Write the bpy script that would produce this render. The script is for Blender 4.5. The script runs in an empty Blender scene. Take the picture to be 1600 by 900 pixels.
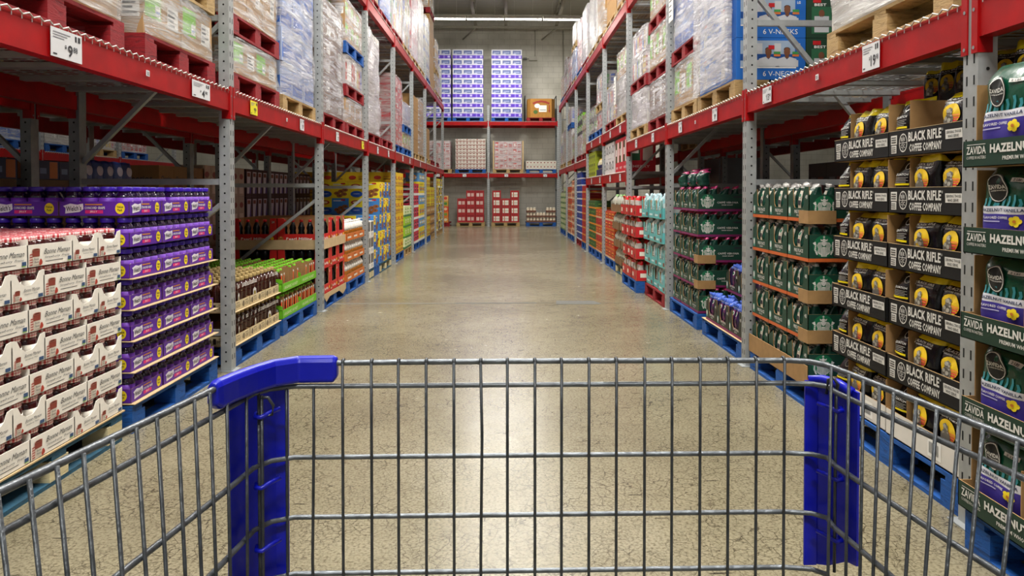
import bpy, bmesh, math, random
from mathutils import Vector, Matrix, geometry, noise
R = math.radians
SC = bpy.context.scene
COL = SC.collection
rnd = random.Random(7)

# ---------------------------------------------------------------- camera
cd = bpy.data.cameras.new('camera'); cam = bpy.data.objects.new('camera', cd); COL.objects.link(cam)
cd.sensor_width = 36; cd.lens = 36*1150/1600; cd.clip_start = .02; cd.clip_end = 200
cd.shift_x = -18.54/1600; cd.shift_y = -127.0/1600
cam.location = (0, 0, 1.217); cam.rotation_euler = (math.pi/2-.0192, 0, -.0263)
SC.camera = cam
vs = SC.view_settings; vs.view_transform = 'Standard'; vs.look = 'None'; vs.gamma = 1; vs.use_curve_mapping = False
vs.exposure = 0.18
# ---------------------------------------------------------------- world: soft white fill light, added, entering at the open end behind the camera
W = bpy.data.worlds.new('world'); SC.world = W; W.use_nodes = True
W.node_tree.nodes['Background'].inputs[0].default_value = (1.0, .98, .95, 1)
W.node_tree.nodes['Background'].inputs[1].default_value = .2
# ---------------------------------------------------------------- lamps of the ceiling: rows of fluorescent strips
LAMP_Y = (-4.5, 1.5, 6.5, 11.5, 16.5, 24.0)
LAMP_Z = 6.87
for i, y in enumerate(LAMP_Y):
    for x0, sx in ((0.0, 2.4), (-6.2, 3.0), (6.0, 3.0)):
        if x0 and i % 2: continue
        l = bpy.data.lights.new('tube_light', 'AREA'); l.shape = 'RECTANGLE'; l.size = sx; l.size_y = .3
        l.energy = (390, 370, 350, 330, 150, 260)[i] if not x0 else 60; l.color = (1, .97, .91)
        o = bpy.data.objects.new('tube_light', l); COL.objects.link(o); o.location = (x0, y, LAMP_Z-.12)

# ---------------------------------------------------------------- materials
def lin(c):
    if isinstance(c, str):
        c = [int(c[i:i+2], 16)/255 for i in (0, 2, 4)]
    return tuple((v/12.92 if v <= .04045 else ((v+.055)/1.055)**2.4) for v in c)+(1,)
MATS = {}; LONG = []
def nt(name):
    m = bpy.data.materials.new(name); m.use_nodes = True; t = m.node_tree
    return m, t, t.nodes['Principled BSDF']
def N(t, kind, **k):
    n = t.nodes.new(kind)
    for a, v in k.items():
        if a in n.inputs.keys(): n.inputs[a].default_value = v
        else: setattr(n, a, v)
    return n
def L(t, a, b): t.links.new(a, b)
def M(c, rough=.6, metal=0.0, noise_=.12, bump=0.0, scale=14, spec=.5, coat=0):
    key = (c, rough, metal, noise_, bump, scale, spec, coat)
    if key in MATS: return MATS[key]
    m, t, b = nt('paint_'+str(len(MATS)))
    b.inputs['Roughness'].default_value = rough; b.inputs['Metallic'].default_value = metal
    b.inputs['Specular IOR Level'].default_value = spec; b.inputs['Coat Weight'].default_value = coat
    col = lin(c)
    tc = N(t, 'ShaderNodeTexCoord'); nz = N(t, 'ShaderNodeTexNoise', Scale=scale, Detail=4.0)
    L(t, tc.outputs['Object'], nz.inputs['Vector'])
    cr = N(t, 'ShaderNodeValToRGB'); L(t, nz.outputs['Fac'], cr.inputs[0])
    cr.color_ramp.elements[0].position = .3; cr.color_ramp.elements[1].position = .7
    cr.color_ramp.elements[0].color = tuple(v*(1-noise_) for v in col[:3])+(1,)
    cr.color_ramp.elements[1].color = tuple(min(1, v*(1+noise_)) for v in col[:3])+(1,)
    L(t, cr.outputs[0], b.inputs['Base Color'])
    if bump:
        bp = N(t, 'ShaderNodeBump', Strength=bump, Distance=.01); L(t, nz.outputs['Fac'], bp.inputs['Height']); L(t, bp.outputs[0], b.inputs['Normal'])
    MATS[key] = m
    return m
def flat(c, rough=.55): return M(c, rough, 0, .03)
def ramp(t, fac, stops):
    cr = N(t, 'ShaderNodeValToRGB'); e = cr.color_ramp.elements
    e[0].position, e[0].color = stops[0][0], lin(stops[0][1])
    e[1].position, e[1].color = stops[-1][0], lin(stops[-1][1])
    for p, c in stops[1:-1]:
        q = e.new(p); q.color = lin(c)
    L(t, fac, cr.inputs[0]); return cr

def m_floor():
    m, t, b = nt('polished_concrete')
    g = N(t, 'ShaderNodeNewGeometry'); P = g.outputs['Position']
    n1 = N(t, 'ShaderNodeTexNoise', Scale=.55, Detail=6.0); L(t, P, n1.inputs['Vector'])
    n2 = N(t, 'ShaderNodeTexNoise', Scale=9.0, Detail=8.0, Roughness=.7); L(t, P, n2.inputs['Vector'])
    n3 = N(t, 'ShaderNodeTexNoise', Scale=90.0, Detail=4.0); L(t, P, n3.inputs['Vector'])
    base = ramp(t, n1.outputs['Fac'], [(.3, '7d755f'), (.5, '928a71'), (.7, 'a09984')])
    gr = ramp(t, n2.outputs['Fac'], [(.25, '9c9484'), (.5, 'ffffff'), (1, 'ffffff')])
    mx = N(t, 'ShaderNodeMixRGB', blend_type='MULTIPLY'); mx.inputs[0].default_value = .22
    L(t, base.outputs[0], mx.inputs[1]); L(t, gr.outputs[0], mx.inputs[2])
    sp = ramp(t, n3.outputs['Fac'], [(.3, '8f8676'), (.55, 'ffffff'), (1, 'ffffff')])
    mx2 = N(t, 'ShaderNodeMixRGB', blend_type='MULTIPLY'); mx2.inputs[0].default_value = .75
    L(t, mx.outputs[0], mx2.inputs[1]); L(t, sp.outputs[0], mx2.inputs[2])
    # craze cracks of two sizes, distorted
    mpw = N(t, 'ShaderNodeVectorMath', operation='MULTIPLY_ADD'); L(t, n2.outputs['Color'], mpw.inputs[0]); mpw.inputs[1].default_value = (.045, .045, .045); L(t, P, mpw.inputs[2])
    last = mx2
    for sc, w, st in ((17.0, .032, .9), (30.0, .05, .6), (5.0, .008, .3)):
        v = N(t, 'ShaderNodeTexVoronoi', feature='DISTANCE_TO_EDGE', Scale=sc); L(t, mpw.outputs[0], v.inputs['Vector'])
        cr = ramp(t, v.outputs['Distance'], [(0, '544735'), (w, 'ffffff'), (1, 'ffffff')])
        nm = N(t, 'ShaderNodeTexNoise', Scale=sc*.17, Detail=3.0); L(t, P, nm.inputs['Vector'])
        fm = N(t, 'ShaderNodeMapRange'); L(t, nm.outputs['Fac'], fm.inputs[0]); fm.inputs[1].default_value = .38; fm.inputs[2].default_value = .56; fm.inputs[4].default_value = st
        k = N(t, 'ShaderNodeMixRGB', blend_type='MULTIPLY'); L(t, fm.outputs[0], k.inputs[0]); L(t, last.outputs[0], k.inputs[1]); L(t, cr.outputs[0], k.inputs[2]); last = k
    # scuffs: stretched dark marks
    for rz, sc in ((.5, 5.0), (-.9, 7.0), (1.4, 6.0)):
        mp = N(t, 'ShaderNodeMapping'); mp.inputs['Rotation'].default_value = (0, 0, rz); mp.inputs['Scale'].default_value = (sc*.35, sc*2.6, 1); L(t, P, mp.inputs['Vector'])
        v = N(t, 'ShaderNodeTexVoronoi', Scale=1.0); L(t, mp.outputs[0], v.inputs['Vector'])
        cr = ramp(t, v.outputs['Distance'], [(0, '63605a'), (.07, '8c8880'), (.085, 'ffffff')])
        nm = N(t, 'ShaderNodeTexNoise', Scale=1.7*sc/5); L(t, mp.outputs[0], nm.inputs['Vector'])
        fm = N(t, 'ShaderNodeMapRange'); L(t, nm.outputs['Fac'], fm.inputs[0]); fm.inputs[1].default_value = .5; fm.inputs[2].default_value = .6
        k = N(t, 'ShaderNodeMixRGB', blend_type='MULTIPLY'); L(t, fm.outputs[0], k.inputs[0]); L(t, last.outputs[0], k.inputs[1]); L(t, cr.outputs[0], k.inputs[2]); last = k
    L(t, last.outputs[0], b.inputs['Base Color'])
    rr = N(t, 'ShaderNodeMapRange'); L(t, n2.outputs['Fac'], rr.inputs[0]); rr.inputs[3].default_value = .12; rr.inputs[4].default_value = .35
    L(t, rr.outputs[0], b.inputs['Roughness']); b.inputs['Specular IOR Level'].default_value = .33
    bp = N(t, 'ShaderNodeBump', Strength=.08, Distance=.004); L(t, n2.outputs['Fac'], bp.inputs['Height']); L(t, bp.outputs[0], b.inputs['Normal'])
    return m
def m_block(name, c0, c1, sx, sz, mortar=.012):
    m, t, b = nt(name)
    g = N(t, 'ShaderNodeNewGeometry'); s = N(t, 'ShaderNodeSeparateXYZ'); L(t, g.outputs['Position'], s.inputs[0])
    c = N(t, 'ShaderNodeCombineXYZ'); L(t, s.outputs[0], c.inputs[0]); L(t, s.outputs[2], c.inputs[1])
    br = N(t, 'ShaderNodeTexBrick'); L(t, c.outputs[0], br.inputs['Vector'])
    br.inputs['Scale'].default_value = 1; br.inputs['Brick Width'].default_value = sx; br.inputs['Row Height'].default_value = sz
    br.inputs['Mortar Size'].default_value = mortar*.5; br.inputs['Color1'].default_value = lin(c0); br.inputs['Color2'].default_value = lin(c0); br.inputs['Mortar'].default_value = lin(c1)
    nz = N(t, 'ShaderNodeTexNoise', Scale=1.2, Detail=5.0); L(t, g.outputs['Position'], nz.inputs['Vector'])
    cr = ramp(t, nz.outputs['Fac'], [(.3, 'd8d8d4'), (.7, 'ffffff')])
    mx = N(t, 'ShaderNodeMixRGB', blend_type='MULTIPLY'); mx.inputs[0].default_value = 1
    L(t, br.outputs[0], mx.inputs[1]); L(t, cr.outputs[0], mx.inputs[2]); L(t, mx.outputs[0], b.inputs['Base Color']); b.inputs['Roughness'].default_value = .7
    return m
def m_wrap(name, tint='ffffff', lo=.2, hi=.8, rot=.5, scale=5):
    m, t, b = nt(name)
    tc = N(t, 'ShaderNodeTexCoord'); mp = N(t, 'ShaderNodeMapping'); mp.inputs['Rotation'].default_value = (rot, rot, rot*.4); mp.inputs['Scale'].default_value = (scale*.35, scale*.35, scale*3.2)
    L(t, tc.outputs['Object'], mp.inputs['Vector'])
    nz = N(t, 'ShaderNodeTexNoise', Scale=1.6, Detail=7.0, Roughness=.65, Distortion=.8); L(t, mp.outputs[0], nz.inputs['Vector'])
    fr = N(t, 'ShaderNodeMapRange'); L(t, nz.outputs['Fac'], fr.inputs[0]); fr.inputs[1].default_value = .38; fr.inputs[2].default_value = .66; fr.inputs[3].default_value = lo; fr.inputs[4].default_value = hi  # opacity noise puts white highlight streaks into the film itself
    bp = N(t, 'ShaderNodeBump', Strength=.9, Distance=.03); L(t, nz.outputs['Fac'], bp.inputs['Height']); L(t, bp.outputs[0], b.inputs['Normal'])
    b.inputs['Base Color'].default_value = lin(tint); b.inputs['Roughness'].default_value = .16; b.inputs['Specular IOR Level'].default_value = .8
    L(t, fr.outputs[0], b.inputs['Alpha'])
    return m
def m_stripe(name, axis, c0, c1, scale, rough=.5, metal=0., sharp=.5):
    m, t, b = nt(name)
    tc = N(t, 'ShaderNodeTexCoord'); s = N(t, 'ShaderNodeSeparateXYZ'); L(t, tc.outputs['Object'], s.inputs[0])
    mu = N(t, 'ShaderNodeMath', operation='MULTIPLY'); L(t, s.outputs[axis], mu.inputs[0]); mu.inputs[1].default_value = scale
    fr = N(t, 'ShaderNodeMath', operation='FRACT'); L(t, mu.outputs[0], fr.inputs[0])
    cr = ramp(t, fr.outputs[0], [(0, c0), (sharp, c0), (sharp+.02, c1)]); L(t, cr.outputs[0], b.inputs['Base Color'])
    b.inputs['Roughness'].default_value = rough; b.inputs['Metallic'].default_value = metal
    return m
def m_checker(name, c0, c1, c2, s):
    m, t, b = nt(name)
    tc = N(t, 'ShaderNodeTexCoord'); sp = N(t, 'ShaderNodeSeparateXYZ'); L(t, tc.outputs['Object'], sp.inputs[0])
    vals = []
    for ax in (0, 1, 2):
        mu = N(t, 'ShaderNodeMath', operation='MULTIPLY'); L(t, sp.outputs[ax], mu.inputs[0]); mu.inputs[1].default_value = s
        fr = N(t, 'ShaderNodeMath', operation='FRACT'); L(t, mu.outputs[0], fr.inputs[0])
        gt = N(t, 'ShaderNodeMath', operation='GREATER_THAN'); L(t, fr.outputs[0], gt.inputs[0]); gt.inputs[1].default_value = .5; vals.append(gt)
    ad = N(t, 'ShaderNodeMath', operation='ADD'); L(t, vals[0].outputs[0], ad.inputs[0]); L(t, vals[1].outputs[0], ad.inputs[1])
    ad2 = N(t, 'ShaderNodeMath', operation='ADD'); L(t, ad.outputs[0], ad2.inputs[0]); L(t, vals[2].outputs[0], ad2.inputs[1])
    hf = N(t, 'ShaderNodeMath', operation='MULTIPLY'); L(t, ad2.outputs[0], hf.inputs[0]); hf.inputs[1].default_value = 1/3
    cr = ramp(t, hf.outputs[0], [(0, c0), (.5, c1), (1, c2)]); L(t, cr.outputs[0], b.inputs['Base Color']); b.inputs['Roughness'].default_value = .35
    return m
def m_emit(name, c, s):
    m, t, b = nt(name); b.inputs['Base Color'].default_value = lin(c); b.inputs['Emission Color'].default_value = lin(c); b.inputs['Emission Strength'].default_value = s
    return m
def m_wood(name, c0, c1, c2):
    m, t, b = nt(name)
    tc = N(t, 'ShaderNodeTexCoord'); mp = N(t, 'ShaderNodeMapping'); mp.inputs['Scale'].default_value = (3, 3, 14); L(t, tc.outputs['Object'], mp.inputs['Vector'])
    nz = N(t, 'ShaderNodeTexNoise', Scale=3.0, Detail=7.0, Distortion=1.2, Roughness=.7); L(t, mp.outputs[0], nz.inputs['Vector'])
    cr = ramp(t, nz.outputs['Fac'], [(.3, c0), (.52, c1), (.66, c1), (.78, c2)]); L(t, cr.outputs[0], b.inputs['Base Color'])
    b.inputs['Roughness'].default_value = .75
    bp = N(t, 'ShaderNodeBump', Strength=.5, Distance=.01); L(t, nz.outputs['Fac'], bp.inputs['Height']); L(t, bp.outputs[0], b.inputs['Normal'])
    return m

WHITE = flat('f2f1ec'); CREAM = flat('e9e3d4'); BLACK = flat('121212'); KRAFT = M('a07c4e', .8, 0, .1, 0, 20); KRAFTD = M('7d5e39', .8, 0, .1, 0, 20)
KRAFTL = M('c9ae84', .8, 0, .08)
GALV = M('a3a7a8', .42, .25, .10, .06, 18); GALVD = M('878c8e', .5, .3, .12, .06, 18); HOLE = M('0b0b0b', .9, 0, 0)
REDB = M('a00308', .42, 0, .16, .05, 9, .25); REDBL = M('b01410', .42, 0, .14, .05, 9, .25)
CHROME = M('666b70', .38, .55, .3, .25, 60); CHROMEL = M('4c5054', .4, .55, .3, .3, 60)
BLUEP = M('0816b4', .34, 0, .08, .05, 40)
PURPLE = M('5a1ea0', .5, 0, .05); PURPLED = flat('3a0f74')
YEL = flat('f3da1e'); ORANGE = flat('e06a1a'); REDP = flat('c8141e'); PINK = flat('d8267a'); NAVY = flat('1c2358')
WOOD_B = m_wood('blue_painted_wood', '06264e', '0b54a4', '4d93bd'); WOOD_R = m_wood('red_painted_wood', '4c0410', '8e0815', 'a42a34'); WOOD_N = m_wood('raw_wood', '7d6038', 'b39664', 'cdb588')
WOOD_K = m_wood('dark_worn_blue_wood', '14303c', '1f5068', '5a8292'); WOODEND = m_wood('sawn_wood', 'b8a878', 'd2c69c', 'e2dab8')
WRAP = [m_wrap('stretch_wrap_clear', 'd8d6d4', .12, .8, .5), m_wrap('stretch_wrap_steep', 'd8d6d9', .2, .85, -.45), m_wrap('stretch_wrap_level', 'd6d8d8', .14, .75, .12, 6), m_wrap('stretch_wrap_milky', 'd4d0d6', .4, .95, .7, 4)]

# ---------------------------------------------------------------- mesh builder
_fonts = {}
def text2d(s, bold=.0, shear=0.0):
    key = (s, bold, shear)
    if key in _fonts: return _fonts[key]
    c = bpy.data.curves.new('t', 'FONT'); c.body = s; c.resolution_u = 2 if len(s) < 12 else 1; c.offset = bold; c.shear = shear
    if bold: c.space_character = 1.0+bold*2
    o = bpy.data.objects.new('t', c); COL.objects.link(o)
    dg = bpy.context.evaluated_depsgraph_get(); me = bpy.data.meshes.new_from_object(o.evaluated_get(dg))
    vs_ = [(v.co.x, v.co.y) for v in me.vertices]; fs = [tuple(p.vertices) for p in me.polygons]
    bpy.data.objects.remove(o); bpy.data.curves.remove(c); bpy.data.meshes.remove(me)
    x0 = min(v[0] for v in vs_); x1 = max(v[0] for v in vs_); y0 = min(v[1] for v in vs_); y1 = max(v[1] for v in vs_)
    r = ([((x-x0)/(x1-x0), (y-y0)/(y1-y0)) for x, y in vs_], fs); _fonts[key] = r
    return r
class MB:
    def __init__(s): s.v = []; s.f = []; s.m = []; s.sm = []; s.mats = []
    def mi(s, m):
        if m not in s.mats: s.mats.append(m)
        return s.mats.index(m)
    def add(s, vs_, fs, m, smooth=False):
        b = len(s.v); s.v += [tuple(v) for v in vs_]; k = s.mi(m)
        for f in fs: s.f.append(tuple(i+b for i in f)); s.m.append(k); s.sm.append(smooth)
    def box(s, x0, y0, z0, x1, y1, z1, m):
        v = [(x, y, z) for z in (z0, z1) for y in (y0, y1) for x in (x0, x1)]
        s.add(v, [(0, 2, 3, 1), (4, 5, 7, 6), (0, 1, 5, 4), (2, 6, 7, 3), (0, 4, 6, 2), (1, 3, 7, 5)], m); return s
    def obox(s, p, q, w, h, m, up=(0, 0, 1)):        # box bar from p to q, width w across, h along up
        p, q, up = Vector(p), Vector(q), Vector(up); d = (q-p).normalized(); a = d.cross(up).normalized()*w/2; u = a.cross(d).normalized()*h/2
        v = [p-a-u, p+a-u, p+a+u, p-a+u, q-a-u, q+a-u, q+a+u, q-a+u]
        s.add(v, [(0, 1, 2, 3), (4, 7, 6, 5), (0, 4, 5, 1), (1, 5, 6, 2), (2, 6, 7, 3), (3, 7, 4, 0)], m); return s
    def tube(s, pts, r, m, n=8, closed=False):
        pts = [Vector(p) for p in pts]; K = len(pts); rings = []
        for i, p in enumerate(pts):
            a = pts[(i-1) % K] if (i or closed) else p; b = pts[(i+1) % K] if (i < K-1 or closed) else p
            d = (b-a).normalized(); ref = Vector((0, 0, 1)) if abs(d.z) < .9 else Vector((1, 0, 0))
            u = d.cross(ref).normalized(); w = u.cross(d)
            rings.append([p+(u*math.cos(2*math.pi*k/n)+w*math.sin(2*math.pi*k/n))*r for k in range(n)])
        v = [q for rg in rings for q in rg]; f = []
        for i in range(K if closed else K-1):
            j = (i+1) % K
            for k in range(n): f.append((i*n+k, i*n+(k+1) % n, j*n+(k+1) % n, j*n+k))
        if not closed: f += [tuple(range(n))[::-1], tuple((K-1)*n+k for k in range(n))]
        s.add(v, f, m, True); return s
    def lathe(s, prof, m, n=16, cx=0, cy=0, mats=None, sx=1, sy=1, rot=0):
        v = []; f = []
        for r, z in prof:
            for k in range(n):
                a = 2*math.pi*k/n+rot; v.append((cx+r*sx*math.cos(a), cy+r*sy*math.sin(a), z))
        for i in range(len(prof)-1):
            fs = [(i*n+k, i*n+(k+1) % n, (i+1)*n+(k+1) % n, (i+1)*n+k) for k in range(n)]
            if mats: s.add([], [], m)
            f.append(fs)
        b = len(s.v); s.v += v
        for i, fs in enumerate(f):
            k = s.mi(mats[i] if mats else m)
            for q in fs: s.f.append(tuple(j+b for j in q)); s.m.append(k); s.sm.append(True)
        for ring, rev in ((0, True), (len(prof)-1, False)):
            if prof[ring][0] > 1e-4:
                q = [b+ring*n+k for k in range(n)]; s.f.append(tuple(q[::-1] if rev else q)); s.m.append(s.mi(mats[min(ring, len(mats)-1)] if mats else m)); s.sm.append(False)
        return s
    def mesh(s, name, bev=0):
        me = bpy.data.meshes.new(name); me.from_pydata(s.v, [], s.f)
        for m in s.mats: me.materials.append(m)
        me.polygons.foreach_set('material_index', s.m); me.polygons.foreach_set('use_smooth', s.sm); me.update()
        return me
class Face:                                            # a printed side: local 2-D drawing on a plane
    def __init__(s, mb, o, r, u=(0, 0, 1), surf=None):
        s.mb = mb; s.o = Vector(o); s.r = Vector(r); s.u = Vector(u); s.n = s.r.cross(s.u); s.surf = surf; s.k = 0
    def P(s, x, y, l):
        if s.surf: return s.surf(x, y, l)
        return s.o+s.r*x+s.u*y+s.n*l
    def poly(s, pts, m, l=.0008):
        tri = geometry.tessellate_polygon([[Vector((a, b, 0)) for a, b in pts]])
        out = []
        for t in tri:
            a, b, c = (pts[i] for i in t)
            if (b[0]-a[0])*(c[1]-a[1])-(b[1]-a[1])*(c[0]-a[0]) < 0: t = (t[0], t[2], t[1])
            out.append(tuple(t))
        s.mb.add([s.P(a, b, l) for a, b in pts], out, m)
    def rect(s, x, y, w, h, m, l=.0008, sk=0):
        if s.surf:
            n_ = max(1, int(w/.02)); q_ = max(1, int(h/.03))
            s.mb.add([s.P(x+w*i/n_, y+h*j/q_, l) for j in range(q_+1) for i in range(n_+1)], [(j*(n_+1)+i, j*(n_+1)+i+1, (j+1)*(n_+1)+i+1, (j+1)*(n_+1)+i) for j in range(q_) for i in range(n_)], m, True); return
        s.mb.add([s.P(x, y, l), s.P(x+w, y, l), s.P(x+w+sk, y+h, l), s.P(x+sk, y+h, l)], [(0, 1, 2, 3)], m)
    def ell(s, x, y, rx, ry, m, l=.0012, n=18): s.mb.add([s.P(x, y, l)]+[s.P(x+rx*math.cos(2*math.pi*k/n), y+ry*math.sin(2*math.pi*k/n), l) for k in range(n)], [(0, 1+k, 1+(k+1) % n) for k in range(n)], m)
    def ring(s, x, y, rx, ry, t, m, l=.0014, n=20):
        v = []
        for q in (0, t): v += [s.P(x+(rx-q)*math.cos(2*math.pi*k/n), y+(ry-q)*math.sin(2*math.pi*k/n), l) for k in range(n)]
        s.mb.add(v, [(k, (k+1) % n, n+(k+1) % n, n+k) for k in range(n)], m)
    def text(s, str_, x, y, w, h, m, l=.0016, bold=.03, shear=0.0, rise=0.0):
        vs_, fs = text2d(str_, bold, shear)
        s.mb.add([s.P(x+a*w, y+b*h+rise*a, l) for a, b in vs_], fs, m)
    def strip(s, pts, w, m, l=.0014):
        v = []
        for i, p in enumerate(pts):
            a = pts[max(i-1, 0)]; b = pts[min(i+1, len(pts)-1)]; dx, dy = b[0]-a[0], b[1]-a[1]; q = math.hypot(dx, dy) or 1
            ww = w[i] if isinstance(w, (list, tuple)) else w
            v += [s.P(p[0]+dy/q*ww/2, p[1]-dx/q*ww/2, l), s.P(p[0]-dy/q*ww/2, p[1]+dx/q*ww/2, l)]
        s.mb.add(v, [(2*i, 2*i+2, 2*i+3, 2*i+1) for i in range(len(pts)-1)], m)
    def panel(s, pts, th, m, me=None):                  # a cut card panel: outline with thickness inwards
        me = me or m
        tri = geometry.tessellate_polygon([[Vector((a, b, 0)) for a, b in pts]]); n = len(pts)
        v = [s.P(a, b, 0) for a, b in pts]+[s.P(a, b, -th) for a, b in pts]
        ft = []
        for t in tri:
            a, b, c = (pts[i] for i in t)
            if (b[0]-a[0])*(c[1]-a[1])-(b[1]-a[1])*(c[0]-a[0]) < 0: t = (t[0], t[2], t[1])
            ft.append(tuple(t))
        s.mb.add(v, ft, m); b0 = len(s.mb.v)-2*n; k = s.mb.mi(me)
        for t in ft: s.mb.f.append(tuple(b0+n+i for i in t[::-1])); s.mb.m.append(k); s.mb.sm.append(False)
        for i in range(n):
            j = (i+1) % n; s.mb.f.append((b0+i, b0+n+i, b0+n+j, b0+j)); s.mb.m.append(k); s.mb.sm.append(False)
def front(mb, y=0, x=0, z=0): return Face(mb, (x, y, z), (1, 0, 0))
def lside(mb, d, x=0, z=0): return Face(mb, (x, d, z), (0, -1, 0))
def rside(mb, w, y=0, z=0): return Face(mb, (w, y, z), (0, 1, 0))

# ---------------------------------------------------------------- things
def obj(name, me, parent=None, loc=(0, 0, 0), rz=0.0, sc=None):
    o = bpy.data.objects.new(name, me); COL.objects.link(o); o.parent = parent; o.location = loc; o.rotation_euler = (0, 0, rz)
    if sc: o.scale = sc
    return o
def inst(name, proto, label, cat, group, loc, rz=0.0, sc=None, tilt=None):
    """proto: a mesh, or a list of (part name, mesh, [sub-parts]); meshes are shared between repeats"""
    if not isinstance(proto, list): o = obj(name, proto, None, loc, rz, sc)
    else:
        o = obj(name, None, None, loc, rz, sc); o.empty_display_size = .05
        for p in proto:
            c = obj(p[0], p[1], o)
            for q in (p[2] if len(p) > 2 else []): obj(q[0], q[1], c)
    if tilt: o.rotation_euler = (tilt[0], tilt[1], rz)
    o['label'] = label; o['category'] = cat
    if len(label.split()) > 16: LONG.append(label)
    if group: o['group'] = group
    return o
def struct(name, me, loc=(0, 0, 0)):
    o = obj(name, me, None, loc); o['kind'] = 'structure'; return o
ORD = ['first', 'second', 'third', 'fourth', 'fifth', 'sixth', 'seventh', 'eighth', 'ninth', 'tenth', 'eleventh', 'twelfth']
def tier(k, n): return 'bottom' if k == 0 else 'top' if k == n-1 else ORD[k]+'-lowest'
XL, XR, B, YL0, YR0 = -1.856, 1.682, 2.5, 5.03, 2.58   # rack faces on the left and right, bay length, first uprights in view
Z1, Z2, BH = 1.77, 3.73, .135                          # undersides of the two beam levels, beam height
# ================================================================ structure
YB = 27.75
mb = MB(); mb.add([(-16, -6, 0), (14, -6, 0), (14, YB, 0), (-16, YB, 0)], [(0, 1, 2, 3)], m_floor()); struct('floor', mb.mesh('floor'))
BLK = m_block('painted_block', 'e2dfd4', 'c4c0b4', .41, .205)
mb = MB(); mb.box(-16, YB, 0, 14, YB+.2, 7.9, BLK); struct('wall_back', mb.mesh('wall_back'))
mb = MB(); mb.box(4.9, 23.2, 0, 5.1, YB-.01, 7.78, BLK); struct('wall_right', mb.mesh('wall_right'))
DECK = m_stripe('ribbed_roof_deck', 1, 'cbc8bc', '8a887e', 6.6, .6, 0, .62)
mb = MB(); mb.box(-16, -6, 7.8, 14, YB, 7.9, DECK); struct('ceiling', mb.mesh('ceiling'))
JO = M('a5a192', .6, .0, .08)
mb = MB()                                              # steel roof joists along and across the aisle
for x in (-13, -11, -9, -7, -5, -3, -1.05, .05, 1.9, 3.7, 5.5, 7.5, 9.5):
    mb.box(x-.05, -5.9, 7.70, x+.05, YB-.02, 7.79, JO); mb.box(x-.05, -5.9, 7.3, x+.05, YB-.02, 7.36, JO)
    y = 20.0 if -4 < x < 4 else 24
    while y < YB-.8:
        mb.tube([(x, y, 7.34), (x, y+.35, 7.72), (x, y+.7, 7.34)], .018, JO, 6); y += .7
struct('trim_1', mb.mesh('joists'))
mb = MB()
for y, z in ((26.9, 7.18), (25.4, 7.22)): mb.box(-10, y-.05, z, 8, y+.05, z+.09, JO)
for x in (-1.05, 1.9): mb.tube([(x, 26.9, 7.2), (x-.5, 27.7, 6.95)], .03, JO, 6)
struct('trim_2', mb.mesh('girder'))
# floor joint and filler
JNT = M('4e4a42', .8, 0, .2, 0, 14, .2); FILL = M('6c6c68', .8, 0, .15, 0, 30, .2); FILLB = M('7d786c', .8, 0, .2, 0, 30, .2)
mb = MB(); mb.box(-6, 8.07, 0, 6, 8.085, .0012, JNT)
mb.box(-4, 8.04, 0, .0, 8.13, .0008, FILLB); mb.box(-.55, 8.05, 0, .35, 8.12, .0011, FILL)
f = Face(mb, (0, 0, 0), (1, 0, 0), (0, 1, 0)); f.poly([(.56, 7.98), (1.02, 7.97), (1.06, 8.02), (1.0, 8.22), (.58, 8.24)], FILL, .0016)
mb.box(-3, 14.9, 0, 3, 14.91, .001, JNT); struct('trim_3', mb.mesh('floor_joint'))
# ceiling strip lights
TUBE = m_emit('lit_tube', 'fffdf4', 15.0); LH = flat('e8e6de')
def strip_light(first=[None]):
    if not first[0]:
        a = MB(); a.box(-.6, -.06, .0, .6, .06, .07, LH); a.box(-.6, -.09, -.02, .6, -.05, .03, LH)
        b = MB(); b.tube([(-.59, -.03, -.03), (.59, -.03, -.03)], .019, TUBE, 10); b.tube([(-.59, .03, -.03), (.59, .03, -.03)], .019, TUBE, 10)
        c = MB(); c.tube([(-.3, 0, .07), (-.3, 0, .92)], .006, LH, 6); c.tube([(.3, 0, .07), (.3, 0, .92)], .006, LH, 6)
        first[0] = [('housing', a.mesh('housing')), ('tube', b.mesh('tube')), ('hanger', c.mesh('hanger'))]
    return first[0]
for ri, y in enumerate(LAMP_Y):
    xs = [-1.85+1.235*k for k in range(4)] if ri == 5 else [-.58, .66]
    for k, x in enumerate(xs):
        where = ('lit white strip light before the back wall, '+ORD[k]+' from the left') if ri == 5 else 'lit white strip light hung crosswise over the aisle'
        inst('strip_light', strip_light(), where, 'light', 'strip lights under the roof' if ri == 5 else 'strip lights over the aisle', (x, y, LAMP_Z))
# conduits on the back wall
cm = flat('b9b6aa')
mb = MB(); mb.tube([(1.15, YB-.03, 7.3), (1.15, YB-.03, 6.3)], .018, cm); mb.tube([(.2, YB-.03, 6.24), (1.0, YB-.03, 6.24)], .018, cm); mb.box(.92, YB-.1, 6.17, 1.22, YB-.001, 6.32, cm); mb.box(.7, YB-.09, 6.19, .84, YB-.001, 6.27, M('6b6a64'))
inst('conduit_box', mb.mesh('conduit'), 'grey conduit and junction box high on the pale block wall', 'conduit', None, (0, 0, 0))
mb = MB(); mb.tube([(2.2, YB-.03, 7.3), (2.2, YB-.03, .3)], .02, cm); inst('conduit', mb.mesh('conduit2'), 'thin vertical conduit at the right end of the back wall', 'conduit', None, (0, 0, 0))

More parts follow.
